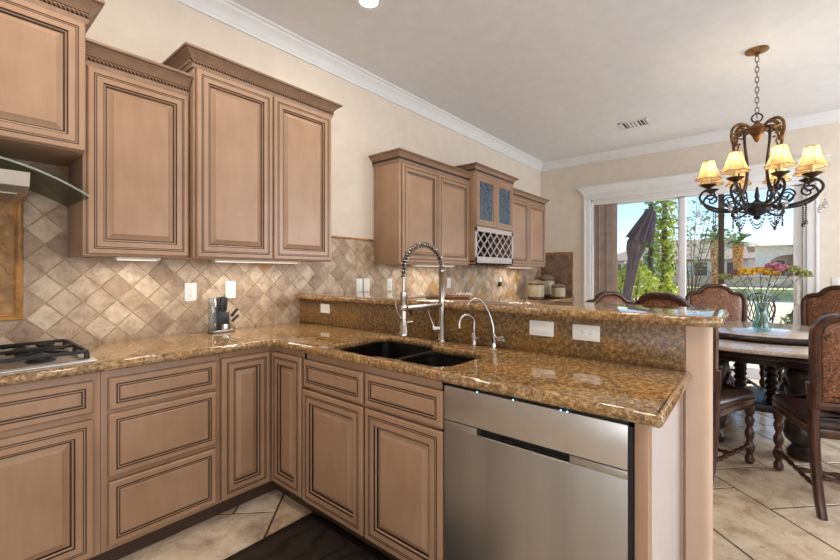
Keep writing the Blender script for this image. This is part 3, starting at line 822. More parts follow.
# sink
def sink():
    t = thing('kitchen_sink', 'black double-bowl sink set under the granite counter', 'sink', (1.5, -1.4, .66))
    b1 = fillet([(1.285, -1.05), (1.285, -1.40), (1.77, -1.40), (1.77, -1.005)], .06, 5); b2 = fillet([(1.290, -1.432), (1.290, -1.81), (1.675, -1.81), (1.675, -1.432)], .06, 5)
    rim = fillet([(1.268, -.99), (1.268, -1.83), (1.79, -1.83), (1.79, -.99)], .03, 4)
    mb = MB(); slab(mb, rim, [b1, b2], .858, .8735, .003, 2)
    mb.build('rim', 'sink_composite', t)
    for b, z in ((b1, .68), (b2, .71)):
        mb = MB(); rings = [[(x, y, zz) for x, y in inset(b, d)] for d, zz in ((-.002, .866), (.004, .80), (.010, z + .04), (.03, z + .006), (.06, z))]
        vr = mb.loops(rings); mb.face(vr[-1])
        o = mb.build('bowl', 'sink_composite', t, smooth=60, fix=False)
        c = (sum(p[0] for p in b) / len(b), sum(p[1] for p in b) / len(b))
        MB().lathe([(.045, z), (.045, z + .004), (.036, z + .005), (.030, z + .001), (0.001, z + .001)], (c[0], c[1], 0), 20).build('drain', 'brushed_nickel', o)
sink()

# faucets
def main_faucet():
    bx, by = 1.785, -1.424
    t = thing('kitchen_faucet', 'tall brushed nickel pull-down faucet with spring coil arch behind the sink', 'faucet', (bx, by, .914))
    MB().lathe([(.030, .914), (.030, .920), (.024, .926), (.021, .93), (.021, 1.02), (.0165, 1.03), (.0155, 1.29), (.017, 1.292), (.017, 1.305), (.012, 1.31)], (bx, by, 0), 20).build('post', 'brushed_nickel', t)
    arch = [(bx, by, 1.30)]
    for i in range(21):
        a = PI * i / 20; arch.append((bx - .155 + .155 * math.cos(a), by, 1.30 + .135 * math.sin(a)))
    arch.append((bx - .312, by, 1.27)); arch = smooth_path(arch, 3)
    MB().tube(arch, .0085, 10).build('hose_arch', 'dark_plastic', t)
    # spring around the arch
    mb = MB(); hp = []; n = len(arch); turns = 30; per = 12
    seg = turns * per
    for i in range(seg + 1):
        f = i / seg * (n - 1); k = min(int(f), n - 2); p = arch[k].lerp(arch[k + 1], f - k); tg = (arch[k + 1] - arch[k]).normalized()
        u = Vector((0, 1, 0)); w_ = tg.cross(u); a = 2 * PI * i / per; hp.append(p + (u * math.cos(a) + w_ * math.sin(a)) * .0135)
    mb.tube(hp, .0024, 6); mb.build('spring', 'brushed_nickel', t)
    sx = bx - .312
    MB().tube([(sx, by, 1.285), (sx, by, 1.17)], .0075, 10).build('drop_hose', 'brushed_nickel', t)
    mb = MB().lathe([(.011, 1.20), (.018, 1.195), (.018, 1.165), (.0165, 1.16), (.0155, 1.06), (.019, 1.045), (.019, 1.01), (.024, 1.0), (.024, .985), (.020, .982)], (sx, by, 0), 18)
    s = mb.build('spray_head', 'brushed_nickel', t)
    mb = MB(); mb.tube(smooth_path([(sx - .012, by, 1.06), (sx - .035, by + .004, 1.085), (sx - .048, by + .006, 1.12), (sx - .050, by + .006, 1.155)], 5), [.004] * 15 + [.0045], 8); mb.build('trigger', 'brushed_nickel', s)
    MB().tube([(sx + .01, by, 1.045), (sx + .055, by, 1.045)], [.008, .011], 10).build('side_nozzle', 'brushed_nickel', s)
    mb = MB().box((sx + .02, by - .012, 1.105), (bx, by + .012, 1.128), .006).lathe([(.022, 1.105), (.024, 1.11), (.024, 1.128), (.020, 1.132)], (sx, by, 0), 16)
    mb.tube([(sx + .05, by, 1.105), (sx + .06, by, 1.08)], [.012, .009], 10)
    mb.build('holder_arm', 'brushed_nickel', t)
    MB().tube([(sx + .01, by, 1.165), (bx, by, 1.165)], .004, 8).build('support_rod', 'brushed_nickel', t)
    mb = MB(); d = Vector((-.75, .55, 0)).normalized()
    mb.tube([Vector((bx, by, .985)) + d * .015, Vector((bx, by, .985)) + d * .05, Vector((bx, by, .985)) + d * .058], [.019, .019, .014], 14)
    mb.tube([Vector((bx, by, .99)) + d * .045, Vector((bx, by, 1.05)) + d * .068, Vector((bx, by, 1.085)) + d * .078], [.006, .005, .0045], 8)
    mb.build('lever', 'brushed_nickel', t)
main_faucet()
def goose(label, bx, by, h, reach, rad, name, m='brushed_nickel', ang=0.0):
    t = thing(name, label, 'faucet', (bx, by, .914))
    MB().lathe([(.024, .914), (.024, .918), (.016, .922), (.015, .965), (.011, .972), (.009, .98)], (bx, by, 0), 18).build('base', m, t)
    dx, dy = -math.cos(ang), -math.sin(ang)
    r = reach / 2; z0 = .914 + h - r
    pts = [Vector((bx, by, .975)), Vector((bx, by, z0))]
    for i in range(1, 15):
        a = PI * i / 14 * 1.02; o = r - r * math.cos(a); pts.append(Vector((bx + dx * o, by + dy * o, z0 + r * math.sin(a))))
    pts.append(pts[-1] + Vector((0, 0, -.02)))
    MB().tube(pts, rad, 12).build('spout', m, t)
    return t
t = goose('small brushed nickel gooseneck tap between the main faucet and the chrome filter tap', 1.788, -1.628, .160, .085, .0080, 'water_tap', ang=-.5)
mb = MB().tube([(1.788, -1.642, .95), (1.776, -1.672, .960)], [.012, .008], 10); mb.build('lever', 'brushed_nickel', t)
t = thing('filter_tap', 'chrome filtered water tap with thin arched spout right of the sink', 'faucet', (1.79, -1.742, .914))
bx, by = 1.79, -1.742
MB().lathe([(.021, .914), (.021, .918), (.013, .922), (.011, .94), (.015, .945), (.015, .985), (.008, .992)], (bx, by, 0), 18).build('base', 'chrome', t)
sp = smooth_path([(bx, by, .985), (bx - .002, by + .004, 1.03), (bx - .012, by + .02, 1.09), (bx - .035, by + .045, 1.145), (bx - .062, by + .068, 1.163), (bx - .088, by + .085, 1.148), (bx - .098, by + .09, 1.13)], 6)
MB().tube(sp, .0036, 10).build('spout', 'chrome', t)
mb = MB().tube([(bx, by - .01, .965), (bx - .004, by - .045, .968), (bx - .006, by - .062, .975)], [.011, .016, .010], 12).box((bx - .028, by - .075, .957), (bx + .018, by - .052, .964), .003); mb.build('lever', 'chrome', t)

# cooktop
def cooktop():
    x0, x1, y0, y1 = -.45, .452, -.600, -.075
    t = thing('gas_cooktop', 'stainless gas cooktop with black cast-iron grates on the left counter', 'cooktop', (0, -.34, .914))
    mb = MB().box((x0, y0, .9142), (x1, y1, .923), .004).box((x0 + .02, y0 + .02, .9225), (x1 - .02, y1 - .02, .9245), .001)
    mb.build('tray', 'bright_steel', t)
    for bx, by, r in ((.29, -.22, .045), (.29, -.47, .036), (0, -.33, .055), (-.29, -.22, .045), (-.29, -.47, .036)):
        MB().lathe([(r + .012, .9245), (r + .01, .93), (r, .934), (r, .942), (r - .004, .946), (.001, .947)], (bx, by, 0), 22).build('burner', 'cast_iron', t)
    for gx0, gx1 in ((.155, .425), (-.135, .135), (-.425, -.155)):
        mb = MB(); zt = .962; c = (gx0 + gx1) / 2
        ya, yb = y0 + .05, y1 - .03
        for x in (gx0, gx1): mb.box((x - .007, ya, zt - .014), (x + .007, yb, zt), .003)
        for y in (ya, (ya + yb) / 2, yb): mb.box((gx0, y - .007, zt - .014), (gx1, y + .007, zt), .003)
        for by in (ya + .12, yb - .12):
            for a in range(4):
                d = Vector((math.cos(a * PI / 2 + PI / 4), math.sin(a * PI / 2 + PI / 4), 0))
                mb.tube([Vector((c, by, zt - .006)) + d * .03, Vector((c, by, zt - .006)) + d * .085, Vector((c, by, zt - .012)) + d * .125], [.006, .007, .007], 6)
        for x in (gx0, gx1):
            for y in (ya, (ya + yb) / 2, yb): mb.tube([(x, y, zt - .01), (x, y, .9255)], [.008, .011], 6)
        mb.build('grate', 'cast_iron', t)
cooktop()

# dining sideboard run under the wall cabinets (behind the bar)
t = thing('buffet_cabinet', 'long tan buffet base cabinet behind the bar under the wine rack wall', 'cabinet', (4.2, -.3, 0))
MB().box((2.30, -.53, .09), (L - .02, -.012, .872), .001).build('body', 'cabinet_paint', t)
MB().box((2.30, -.47, 0), (L - .02, -.3, .09)).build('toe_kick', 'kick_paint', t)
for i in range(8):
    a = 2.32 + i * .508; door_y(t, 'door', a, a + .498, .105, .84, -.53)
mb = MB(); slab(mb, fillet([(2.2, -.0105), (2.2, -.565), (L - .016, -.565), (L - .016, -.0105)], 0), [], .8745, .914, .016, 4)
tag(mb.build('buffet_counter', 'granite', None, loc=(4.2, -.3, .8745), smooth=50), 'granite buffet counter behind the bar holding the three stoneware canisters', 'countertop')

# ------------------------------------------------------------------ small things on walls and counters
def plate(name, label, c, axis, w_, h_, kind, group=None):
    """axis: outward normal '-y' or '-x'; wide plates on the granite lie sideways"""
    t = thing(name, label, 'outlet' if 'outlet' in name else 'switch', c, group=group)
    horiz = w_ > h_
    def P(u, z, d): return (c[0] + u, c[1] - d, c[2] + z) if axis == '-y' else (c[0] - d, c[1] - u, c[2] + z)
    def bx(mb, u0, u1, z0, z1, d0, d1, bev=.001):
        a, b = P(u0, z0, d0), P(u1, z1, d1); mb.box([min(a[i], b[i]) for i in range(3)], [max(a[i], b[i]) for i in range(3)], bev)
    mb = MB(); bx(mb, -w_ / 2, w_ / 2, -h_ / 2, h_ / 2, .0003, .006, .002); mb.build('cover_plate', 'white_plastic', t)
    mb = MB()
    if kind == 'switch':
        if horiz: bx(mb, -w_ * .30, w_ * .30, -h_ * .24, h_ * .24, .005, .009, .002)
        else: bx(mb, -w_ * .24, w_ * .24, -h_ * .30, h_ * .30, .005, .009, .002)
        mb.build('rocker', 'white_plastic', t)
    else:
        if horiz: bx(mb, -w_ * .30, w_ * .30, -h_ * .24, h_ * .24, .005, .008, .002)
        else: bx(mb, -w_ * .24, w_ * .24, -h_ * .30, h_ * .30, .005, .008, .002)
        mb.build('socket_face', 'white_plastic', t)
        mb = MB()
        for s in (-1, 1):
            k = s * .017
            for e in (-.006, .006):
                if horiz: bx(mb, k - .004, k + .004, e - .001, e + .001, .0075, .0084, 0)
                else: bx(mb, e - .001, e + .001, k - .004, k + .004, .0075, .0084, 0)
            q = k + .009 if horiz else k - .009
            if horiz: bx(mb, q - .0018, q + .0018, -.0018, .0018, .0075, .0084, 0)
            else: bx(mb, -.0018, .0018, q - .0018, q + .0018, .0075, .0084, 0)
        mb.build('slots', 'dark_plastic', t)
    return t
yw = -.0092
plate('wall_outlet', 'white upright outlet on the tiles left of the knife block', (1.042, yw, 1.169), '-y', .070, .115, 'outlet')
plate('wall_switch', 'white upright switch plate on the tiles right behind the knife block', (1.293, yw, 1.177), '-y', .070, .115, 'switch')
plate('wall_switch', 'white switch plate on the dining tiles, left one of the close pair', (2.449, yw, 1.181), '-y', .070, .116, 'switch')
plate('wall_switch', 'white switch plate on the dining tiles, right one of the close pair', (2.537, yw, 1.181), '-y', .070, .116, 'switch')
plate('wall_outlet', 'white outlet standing alone on the tiles left of the faucet arch', (2.835, yw, 1.178), '-y', .070, .116, 'outlet')
plate('wall_outlet', 'white outlet on the tiles just right of the tall faucet post', (3.820, yw, 1.175), '-y', .072, .116, 'outlet')
t = plate('wall_outlet', 'white outlet with plugged-in night light on tiles under the corner cabinet', (5.00, yw, 1.17), '-y', .070, .115, 'outlet')
MB().box((4.965, -.05, 1.105), (5.02, -.018, 1.165), .008).build('night_light', 'dark_plastic', t)
MB().box((4.975, -.045, 1.165), (5.015, -.02, 1.225), .01).build('night_light_shade', 'cloth_white', t)
xg = 1.8345
plate('wall_outlet', 'white sideways outlet on the granite backsplash left of the sink', (xg, -.334, 1.031), '-x', .105, .066, 'outlet')
plate('wall_switch', 'white sideways rocker switch on the granite backsplash right of the sink', (xg, -1.971, 1.029), '-x', .118, .070, 'switch')
plate('wall_outlet', 'white sideways outlet on the granite backsplash nearest the bar end', (xg, -2.174, 1.027), '-x', .116, .068, 'outlet')
plate('wall_switch', 'white switch plate on the beige wall right of the sliding door', (L - .0005, -3.45, 1.171), '-x', .115, .145, 'switch')

# knife block and knives
def knives():
    bx, by, z = 1.185, -.115, .914
    t = thing('knife_block', 'clear acrylic and black knife block standing on the counter below the switch', 'knife block', (bx, by, z))
    mb = MB(); slab(mb, fillet([(bx - .075, by - .05), (bx + .075, by - .05), (bx + .075, by + .045), (bx - .075, by + .045)], .03), [], z + .0005, z + .014, .004, 3); mb.build('base', 'steel', t)
    MB().box((bx - .070, by - .035, z + .0145), (bx - .045, by + .03, z + .215), .003).build('acrylic_panel', 'acrylic', t)
    mb = MB().box((bx - .040, by - .028, z + .0145), (bx + .040, by + .03, z + .125), .004).build('holder', 'dark_plastic', t)
    mb = MB().lathe([(.034, z + .0145), (.034, z + .05), (.030, z + .052)], (bx + .020, by - .012, 0), 18).build('collar', 'chrome', t)
    specs = [(-.026, -.008, .02, .090, .030, 'kitchen knife, leftmost upright black handle in the block'), (.002, -.012, .04, .094, .030, 'kitchen knife, middle upright black handle in the block'),
             (.026, .008, .12, .086, .024, 'kitchen knife, tall black handle leaning right at the back of the block'), (.046, -.02, .72, .065, .018, 'steak knife, upper black handle slanting out to the right'), (.048, -.022, .86, .06, .016, 'steak knife, lower black handle slanting out to the right')]
    for i, (dx, dy, tilt, ln, r, lab) in enumerate(specs):
        o = Vector((bx + dx, by + dy, z + (.130 if i < 3 else .085 - .030 * (i - 3)))); d = Vector((math.sin(tilt), 0, math.cos(tilt)))
        if i >= 3: o = o + d * .012
        k = thing('kitchen_knife', lab, 'knife', o, group='knives in the block')
        mb = MB(); n = Vector((0, 1, 0)); s_ = d.cross(n)
        rings = []
        for f, a in ((0, .75), (.1, .95), (.5, .85), (.85, 1.0), (1, .7)):
            c = o + d * (ln * f); rings.append([c + s_ * (r * .5 * a * x) + n * (.008 * a * y) for x, y in ((-1, -.6), (-.6, -1), (.6, -1), (1, -.6), (1, .6), (.6, 1), (-.6, 1), (-1, .6))])
        vr = mb.loops(rings); mb.face(vr[0]); mb.face(vr[-1]); mb.build('handle', 'dark_plastic', k)
        MB().tube([o - d * (.004 if i < 3 else .03), o + d * .001], [r * .35, r * .42], 8).build('bolster', 'chrome', k); MB().tube([o + d * (ln * .985), o + d * (ln * 1.04)], [r * .34, r * .28], 8).build('end_cap', 'chrome', k)
knives()

# tray on the bar
def tray():
    cx, cy, z = 2.15, -1.20, 1.130
    t = thing('serving_board', 'small wooden board lying on the bar top behind the faucet', 'tray', (cx, cy, z))
    ux, uy = Vector((.64, -.77, 0)), Vector((.77, .64, 0)); mb = MB()
    outl = []
    for i in range(32):
        a = 2 * PI * i / 32; p = Vector((cx, cy, 0)) + ux * (.145 * math.cos(a)) + uy * (.07 * math.sin(a)); outl.append((p.x, p.y))
    slab(mb, outl, [], z + .0005, z + .012, .004, 3); mb.build('board', 'board_wood', t)
    rnd = random.Random(2)
    for k in range(7):
        p = Vector((cx, cy, z + .0125)) + ux * (-.10 + .034 * k) + uy * rnd.uniform(-.03, .03)
        c = thing('cracker', 'round cracker on the wooden board, %s' % ['at its left end', 'second from its left end', 'third from its left end', 'in its middle', 'third from its right end', 'second from its right end', 'at its right end'][k], 'food', p, group='crackers on the board')
        MB().lathe([(.001, 0), (.017, .0005), (.019, .003), (.018, .006), (.001, .007)], p, 12).build('cracker_body', 'cracker' if k % 3 else 'board_wood', c)
    nk = MB(); 
    q = Vector((cx, cy, z + .0125)) + ux * .09 + uy * -.035
    for i in range(5):
        nk.tube([q + ux * (-.04 + .02 * i) + Vector((0, 0, .004)), q + ux * (-.03 + .02 * i) + uy * .02 + Vector((0, 0, .016)), q + ux * (-.02 + .02 * i) + Vector((0, 0, .004))], .005, 6)
    tag(nk.build('napkin', 'cloth_white', None, loc=q), 'crumpled white napkin at the right end of the wooden board', 'napkin')
tray()

# canisters
def canister(label, x, y, r, h):
    z = .914
    t = thing('canister', label, 'canister', (x, y, z), group='stoneware canisters on the buffet counter')
    MB().lathe([(r * .86, z), (r * .97, z + .006), (r, z + h * .10)], (x, y, 0), 28).build('foot_band', 'stoneware_brown', t)
    MB().lathe([(r, z + h * .10), (r * 1.01, z + h * .35), (r, z + h * .66)], (x, y, 0), 28).build('jar', 'stoneware', t)
    MB().lathe([(r, z + h * .66), (r * 1.02, z + h * .70), (r * .96, z + h * .74)], (x, y, 0), 28).build('shoulder_band', 'stoneware_brown', t)
    l = MB().lathe([(r * 1.05, z + h * .742), (r * 1.06, z + h * .76), (r * .85, z + h * .83), (r * .45, z + h * .90), (r * .16, z + h * .93)], (x, y, 0), 28).build('lid', 'stoneware_lid', t)
    MB().lathe([(r * .15, z + h * .93), (r * .12, z + h * .95), (r * .2, z + h * .975), (r * .15, z + h * .995), (.001, z + h)], (x, y, 0), 16).build('knob', 'stoneware_brown', l)
canister('cream stoneware canister with brown bands, widest and nearest the night light', 5.68, -.25, .118, .30)
canister('tallest stoneware canister, standing behind the other two in the corner', 6.24, -.18, .125, .38)
canister('smallest stoneware canister, in front of the brown side tiles', 6.03, -.45, .10, .235)

# anti-fatigue mat
mb = MB(); slab(mb, fillet([(.66, -.925), (.66, -1.86), (1.305, -1.86), (1.305, -.925)], .035), [], .001, .019, .009, 3)
t = thing('floor_mat', 'black cushioned floor mat with faint scroll pattern before the sink', 'mat', (1.0, -1.4, 0))
mb.build('border', 'mat_edge', t)
mb = MB(); slab(mb, fillet([(.70, -.965), (.70, -1.82), (1.265, -1.82), (1.265, -.965)], .02), [], .0185, .0205, .0008, 1); mb.build('pad', 'mat_rubber', t)

# ceiling fittings
def can_light(label, x, y, power):
    t = thing('recessed_light', label, 'light', (x, y, H), group=None)
    MB().lathe([(.095, H), (.095, H - .006), (.075, H - .010), (.062, H - .004)], (x, y, 0), 32, cap=False).build('trim_ring', 'white_trim', t)
    MB().lathe([(.064, H - .003), (.05, H - .0045), (.001, H - .005)], (x, y, 0), 24, cap=False).build('lens', 'lamp_lens', t)
    d = bpy.data.lights.new('can_lamp', 'AREA'); o = bpy.data.objects.new('can_lamp', d); COL.objects.link(o); d.shape = 'DISK'; d.size = .13; d.energy = power; d.color = (1, .92, .80); o.parent = t; o.location = (0, 0, -.014)
can_light('round white recessed light in the ceiling near the long wall', 1.843, -.784, 7)
t = thing('ceiling_vent', 'white louvred air vent in the dining ceiling', 'vent', (5.39, -1.62, H))
mb = MB().box((5.25, -1.775, H - .008), (5.53, -1.745, H), .002).box((5.25, -1.495, H - .008), (5.53, -1.465, H), .002).box((5.25, -1.775, H - .008), (5.28, -1.465, H), .002).box((5.50, -1.775, H - .008), (5.53, -1.465, H), .002); mb.build('frame', 'white_trim', t)
MB().box((5.28, -1.745, H - .002), (5.50, -1.495, H - .0005)).build('duct', 'dark_plastic', t)
mb = MB()
for i in range(7):
    y = -1.735 + i * .038
    if 2 <= i <= 4: mb.box((5.285, y, H - .007), (5.495, y + .026, H - .003), .001)
    else: mb.prism([(y, H - .008), (y + .006, H - .008), (y + .016, H - .002), (y + .010, H - .002)], 'x', 5.285, 5.495)
mb.build('louvre', 'white_trim', t)

# ------------------------------------------------------------------ chandelier
def chandelier():
    cx, cy = 4.24, -2.75
    t = thing('chandelier', 'scrolled bronze chandelier with eight cream shades above the dining table', 'chandelier', (cx, cy, 1.74))
    c = Vector((cx, cy, 0))
    MB().lathe([(.075, H), (.078, H - .01), (.06, H - .018), (.03, H - .026), (.012, H - .04), (.012, H - .05)], c, 24).build('ceiling_canopy', 'gilt_iron', t)
    mb = MB(); z = H - .05; k = 0
    while z > 2.575:
        pts = []
        for i in range(13):
            a = 2 * PI * i / 12; u, w_ = math.cos(a) * .012, math.sin(a) * .026
            pts.append(c + (Vector((u, 0, z - .024 + w_)) if k % 2 else Vector((0, u, z - .024 + w_))))
        mb.tube(pts, .0035, 6); z -= .041; k += 1
    mb.build('chain', 'gilt_iron', t)
    mb = MB(); mb.tube([c + Vector((0, math.cos(2 * PI * i / 20) * .034, 2.535 + math.sin(2 * PI * i / 20) * .034)) for i in range(21)], .006, 8); mb.build('ring', 'dark_iron', t)
    MB().lathe([(.008, 2.515), (.014, 2.50), (.03, 2.48), (.075, 2.455), (.085, 2.44), (.05, 2.42), (.03, 2.39), (.02, 2.36), (.006, 2.34)], c, 24).build('hub', 'gilt_iron', t)
    MB().lathe([(.006, 1.98), (.014, 1.93), (.018, 1.90), (.012, 1.88), (.03, 1.86), (.085, 1.845), (.095, 1.83), (.085, 1.79), (.05, 1.76), (.02, 1.745), (.028, 1.73), (.006, 1.715)], c, 24).build('bowl', 'dark_iron', t)
    def pol(a, r, z): return c + Vector((math.cos(a) * r, math.sin(a) * r, z))
    def arm_pt(a, r, z):
        return pol(a, r * .80, z if z < 1.83 else 1.83 + (z - 1.83) * .62)
    # four lyre straps from hub to bowl
    for q in range(4):
        a = PI / 4 + q * PI / 2
        prof = [(.045, 2.43), (.10, 2.475), (.17, 2.475), (.215, 2.43), (.22, 2.36), (.195, 2.30)]
        mb = MB(); mb.tube(smooth_path([pol(a, r, z) for r, z in prof], 6), [.011] * 31, 8)
        mb.tube(smooth_path([pol(a, .195, 2.30), pol(a, .18, 2.33), pol(a, .17, 2.36), pol(a, .185, 2.385), pol(a, .198, 2.365)], 5), .007, 6)
        o = mb.build('top_scroll', 'gilt_iron', t)
        mb = MB(); mb.tube(smooth_path([pol(a, .075, 2.44), pol(a, .11, 2.42), pol(a, .105, 2.30), pol(a, .085, 2.15), pol(a, .10, 2.0), pol(a, .13, 1.93), pol(a, .12, 1.87), pol(a, .07, 1.845)], 6), .010, 8)
        mb.tube(smooth_path([pol(a, .10, 2.20), pol(a, .16, 2.13), pol(a, .19, 2.03), pol(a, .165, 1.95), pol(a, .145, 1.98), pol(a, .155, 2.01)], 6), .006, 6)
        mb.build('strap', 'bronze_iron', t)
        mb = MB()
        for i in range(7):   # acanthus leaf on the shoulder
            f = i / 6; p = pol(a, .11 + .10 * f, 2.47 - .10 * f * f); mb.ball(p, .024 - .010 * f, 0, 8, (1, 1, .55)); 
        for i in range(5): mb.ball(pol(a + .14 * (1 if i % 2 else -1), .13 + .016 * i, 2.455 - .018 * i), .015, 0, 6, (1, 1, .5))
        mb.build('acanthus_leaf', 'gilt_iron', o)
    lamp = bpy.data.lights.new('candle_lamp', 'POINT'); lamp.energy = 5.0; lamp.color = (1, .84, .58); lamp.shadow_soft_size = .012
    for q in range(8):
        a = PI / 8 + q * PI / 4; R0 = .335
        mb = MB()
        main = smooth_path([arm_pt(a, .085, 1.835), arm_pt(a, .19, 1.805), arm_pt(a, .33, 1.815), arm_pt(a, .44, 1.865), arm_pt(a, .495, 1.95), arm_pt(a, .475, 2.03), arm_pt(a, .425, 2.055), arm_pt(a, .375, 2.03), arm_pt(a, .365, 1.975), arm_pt(a, .40, 1.94), arm_pt(a, .435, 1.96), arm_pt(a, .425, 1.995), arm_pt(a, .405, 1.985)], 6)
        mb.tube(main, [.0115 - .006 * i / (len(main) - 1) for i in range(len(main))], 8)
        mb.tube(smooth_path([arm_pt(a, .16, 1.815), arm_pt(a, .25, 1.85), arm_pt(a, .30, 1.92), arm_pt(a, .26, 1.985), arm_pt(a, .21, 1.965), arm_pt(a, .205, 1.91), arm_pt(a, .24, 1.895), arm_pt(a, .255, 1.925)], 6), .0065, 6)
        mb.tube([pol(a, R0, 1.965), pol(a, R0, 1.995)], .008, 8)
        arm = mb.build('arm', 'dark_iron', t)
        p = pol(a, R0, -.105)
        MB().lathe([(.006, 2.085), (.02, 2.095), (.055, 2.118), (.058, 2.124), (.02, 2.122), (.016, 2.13)], p, 18).build('drip_cup', 'bronze_iron', arm)
        MB().lathe([(.0125, 2.122), (.0125, 2.205), (.008, 2.21)], p, 12).build('candle_sleeve', 'candle', arm)
        MB().ball(p + Vector((0, 0, 2.235)), .012, 0, 8, (1, 1, 1.8)).build('bulb', 'bulb_glow', arm)
        mb = MB(); n = 24; rings = []
        for f in range(7):
            s = f / 6; r = .090 - .050 * (s ** .62); z = 2.172 + .145 * s
            rings.append([p + Vector((math.cos(2 * PI * i / n + a) * r * (1 + .025 * abs(math.cos(3 * 2 * PI * i / n))), math.sin(2 * PI * i / n + a) * r * (1 + .025 * abs(math.cos(3 * 2 * PI * i / n))), z - (.006 * abs(math.sin(3 * 2 * PI * i / n)) if f == 0 else 0))) for i in range(n)])
        mb.loops(rings); sh = mb.build('lamp_shade', 'shade_fabric', arm, smooth=60)
        mb = MB()
        for rg in (rings[0], rings[-1]): mb.tube(rg + [rg[0]], .0022, 5)
        for i in range(0, n, 4): mb.tube([rg[i] + (rg[i] - Vector((p.x, p.y, rg[i].z))).normalized() * .0008 for rg in rings], .0016, 5)
        mb.build('shade_piping', 'board_wood', sh)
        lo = bpy.data.objects.new('candle_lamp', lamp); COL.objects.link(lo); lo.parent = t; lo.location = p + Vector((0, 0, 2.245)) - t.location
        # jet drop strand at the arm's low point and clear drop at its outer end
        mb = MB(); g = pol(a, .30, 1.815)
        for i in range(8): mb.ball(g - Vector((0, 0, .012 + i * .0155)), .0065, 0, 6)
        mb.ball(g - Vector((0, 0, .15)), .012, 0, 8, (1, 1, 1.6)); mb.tube([g, g - Vector((0, 0, .15))], .0012, 4); mb.build('bead_strand', 'jet_crystal', arm)
        mb = MB(); g = pol(a, .405, 1.87)
        mb.tube([g, g - Vector((0, 0, .05))], .0012, 4); mb.ball(g - Vector((0, 0, .055)), .007, 0, 6); mb.ball(g - Vector((0, 0, .092)), .017, 0, 8, (1, 1, 1.7)); mb.build('crystal_drop', 'crystal', arm)
    for q in range(8):   # bead swags under the arms
        a0, a1 = PI / 8 + q * PI / 4, PI / 8 + (q + 1) * PI / 4; mb = MB(); p0, p1 = pol(a0, .165, 1.80), pol(a1, .165, 1.80); sw = []
        for i in range(15):
            f = i / 14; p = p0.lerp(p1, f) - Vector((0, 0, .14 * (1 - (2 * f - 1) ** 2))); mb.ball(p, .0065, 0, 6); sw.append(p)
        mb.tube(sw, .0012, 4); mb.build('bead_swag', 'jet_crystal', t)
    for q in range(4):
        a = q * PI / 2; mb = MB(); mb.tube(smooth_path([pol(a, .06, 1.775), pol(a, .12, 1.74), pol(a, .16, 1.76), pol(a, .15, 1.79), pol(a, .125, 1.78)], 6), .008, 6); mb.build('bottom_scroll', 'dark_iron', t)
chandelier()

# ------------------------------------------------------------------ dining table, chairs, flowers
TX, TY, TR = 4.45, -2.79, .90
def circ(cx, cy, r, n=64): return [(cx + r * math.cos(2 * PI * i / n), cy + r * math.sin(2 * PI * i / n)) for i in range(n)]
def table():
    t = thing('dining_table', 'large round stone-topped dining table on turned dark wood pedestal legs', 'table', (TX, TY, 0))
    mb = MB(); slab(mb, circ(TX, TY, TR), [], .738, .770, .010, 3); mb.build('tabletop', 'granite_table', t, smooth=50)
    MB().lathe([(TR - .03, .737), (TR - .012, .730), (TR - .02, .715), (TR - .05, .70), (TR - .10, .695), (TR - .11, .66), (TR - .13, .65), (.3, .65)], (TX, TY, 0), 64).build('apron', 'wood_table', t)
    cy = TY + .05
    bal = [(.05, 0), (.075, .01), (.085, .05), (.06, .085), (.055, .095), (.09, .13), (.105, .19), (.09, .25), (.06, .29), (.072, .31), (.058, .33), (.05, .40), (.065, .48), (.092, .56), (.088, .60), (.06, .63), (.06, .65)]
    for sx in (-1, 1):
        for sy in (-1, 1): MB().lathe(bal, (TX + sx * .58, cy + sy * .25, 0), 20).build('leg', 'wood_table', t)
    mb = MB().box((TX - .62, cy - .30, .20), (TX + .62, cy - .20, .27), .012).box((TX - .62, cy + .20, .20), (TX + .62, cy + .30, .27), .012).box((TX - .3, cy - .2, .20), (TX + .3, cy + .2, .262), .012); mb.build('stretcher', 'wood_table', t)
    tw = []
    for i in range(17): tw.append((.030 + .014 * (i % 2), .27 + .38 * i / 16))
    for x, y in ((-.22, -.1), (-.22, .1), (.22, -.1), (.22, .1)): MB().lathe(tw, (TX + x, cy + y, 0), 14).build('spindle', 'wood_table', t)
table()
t = thing('lazy_susan', 'round raised turntable with dark rim in the middle of the dining table', 'turntable', (TX, TY, .77))
MB().lathe([(.30, .7705), (.30, .782), (.10, .783)], (TX, TY, 0), 40).build('swivel_base', 'wood_table', t)
MB().lathe([(.545, .783), (.562, .786), (.566, .802), (.56, .815), (.54, .818)], (TX, TY, 0), 64).build('rim', 'wood_table', t)
mb = MB(); slab(mb, circ(TX, TY, .556), [], .8182, .824, .002, 2); mb.build('plate', 'granite_table', t, smooth=50)

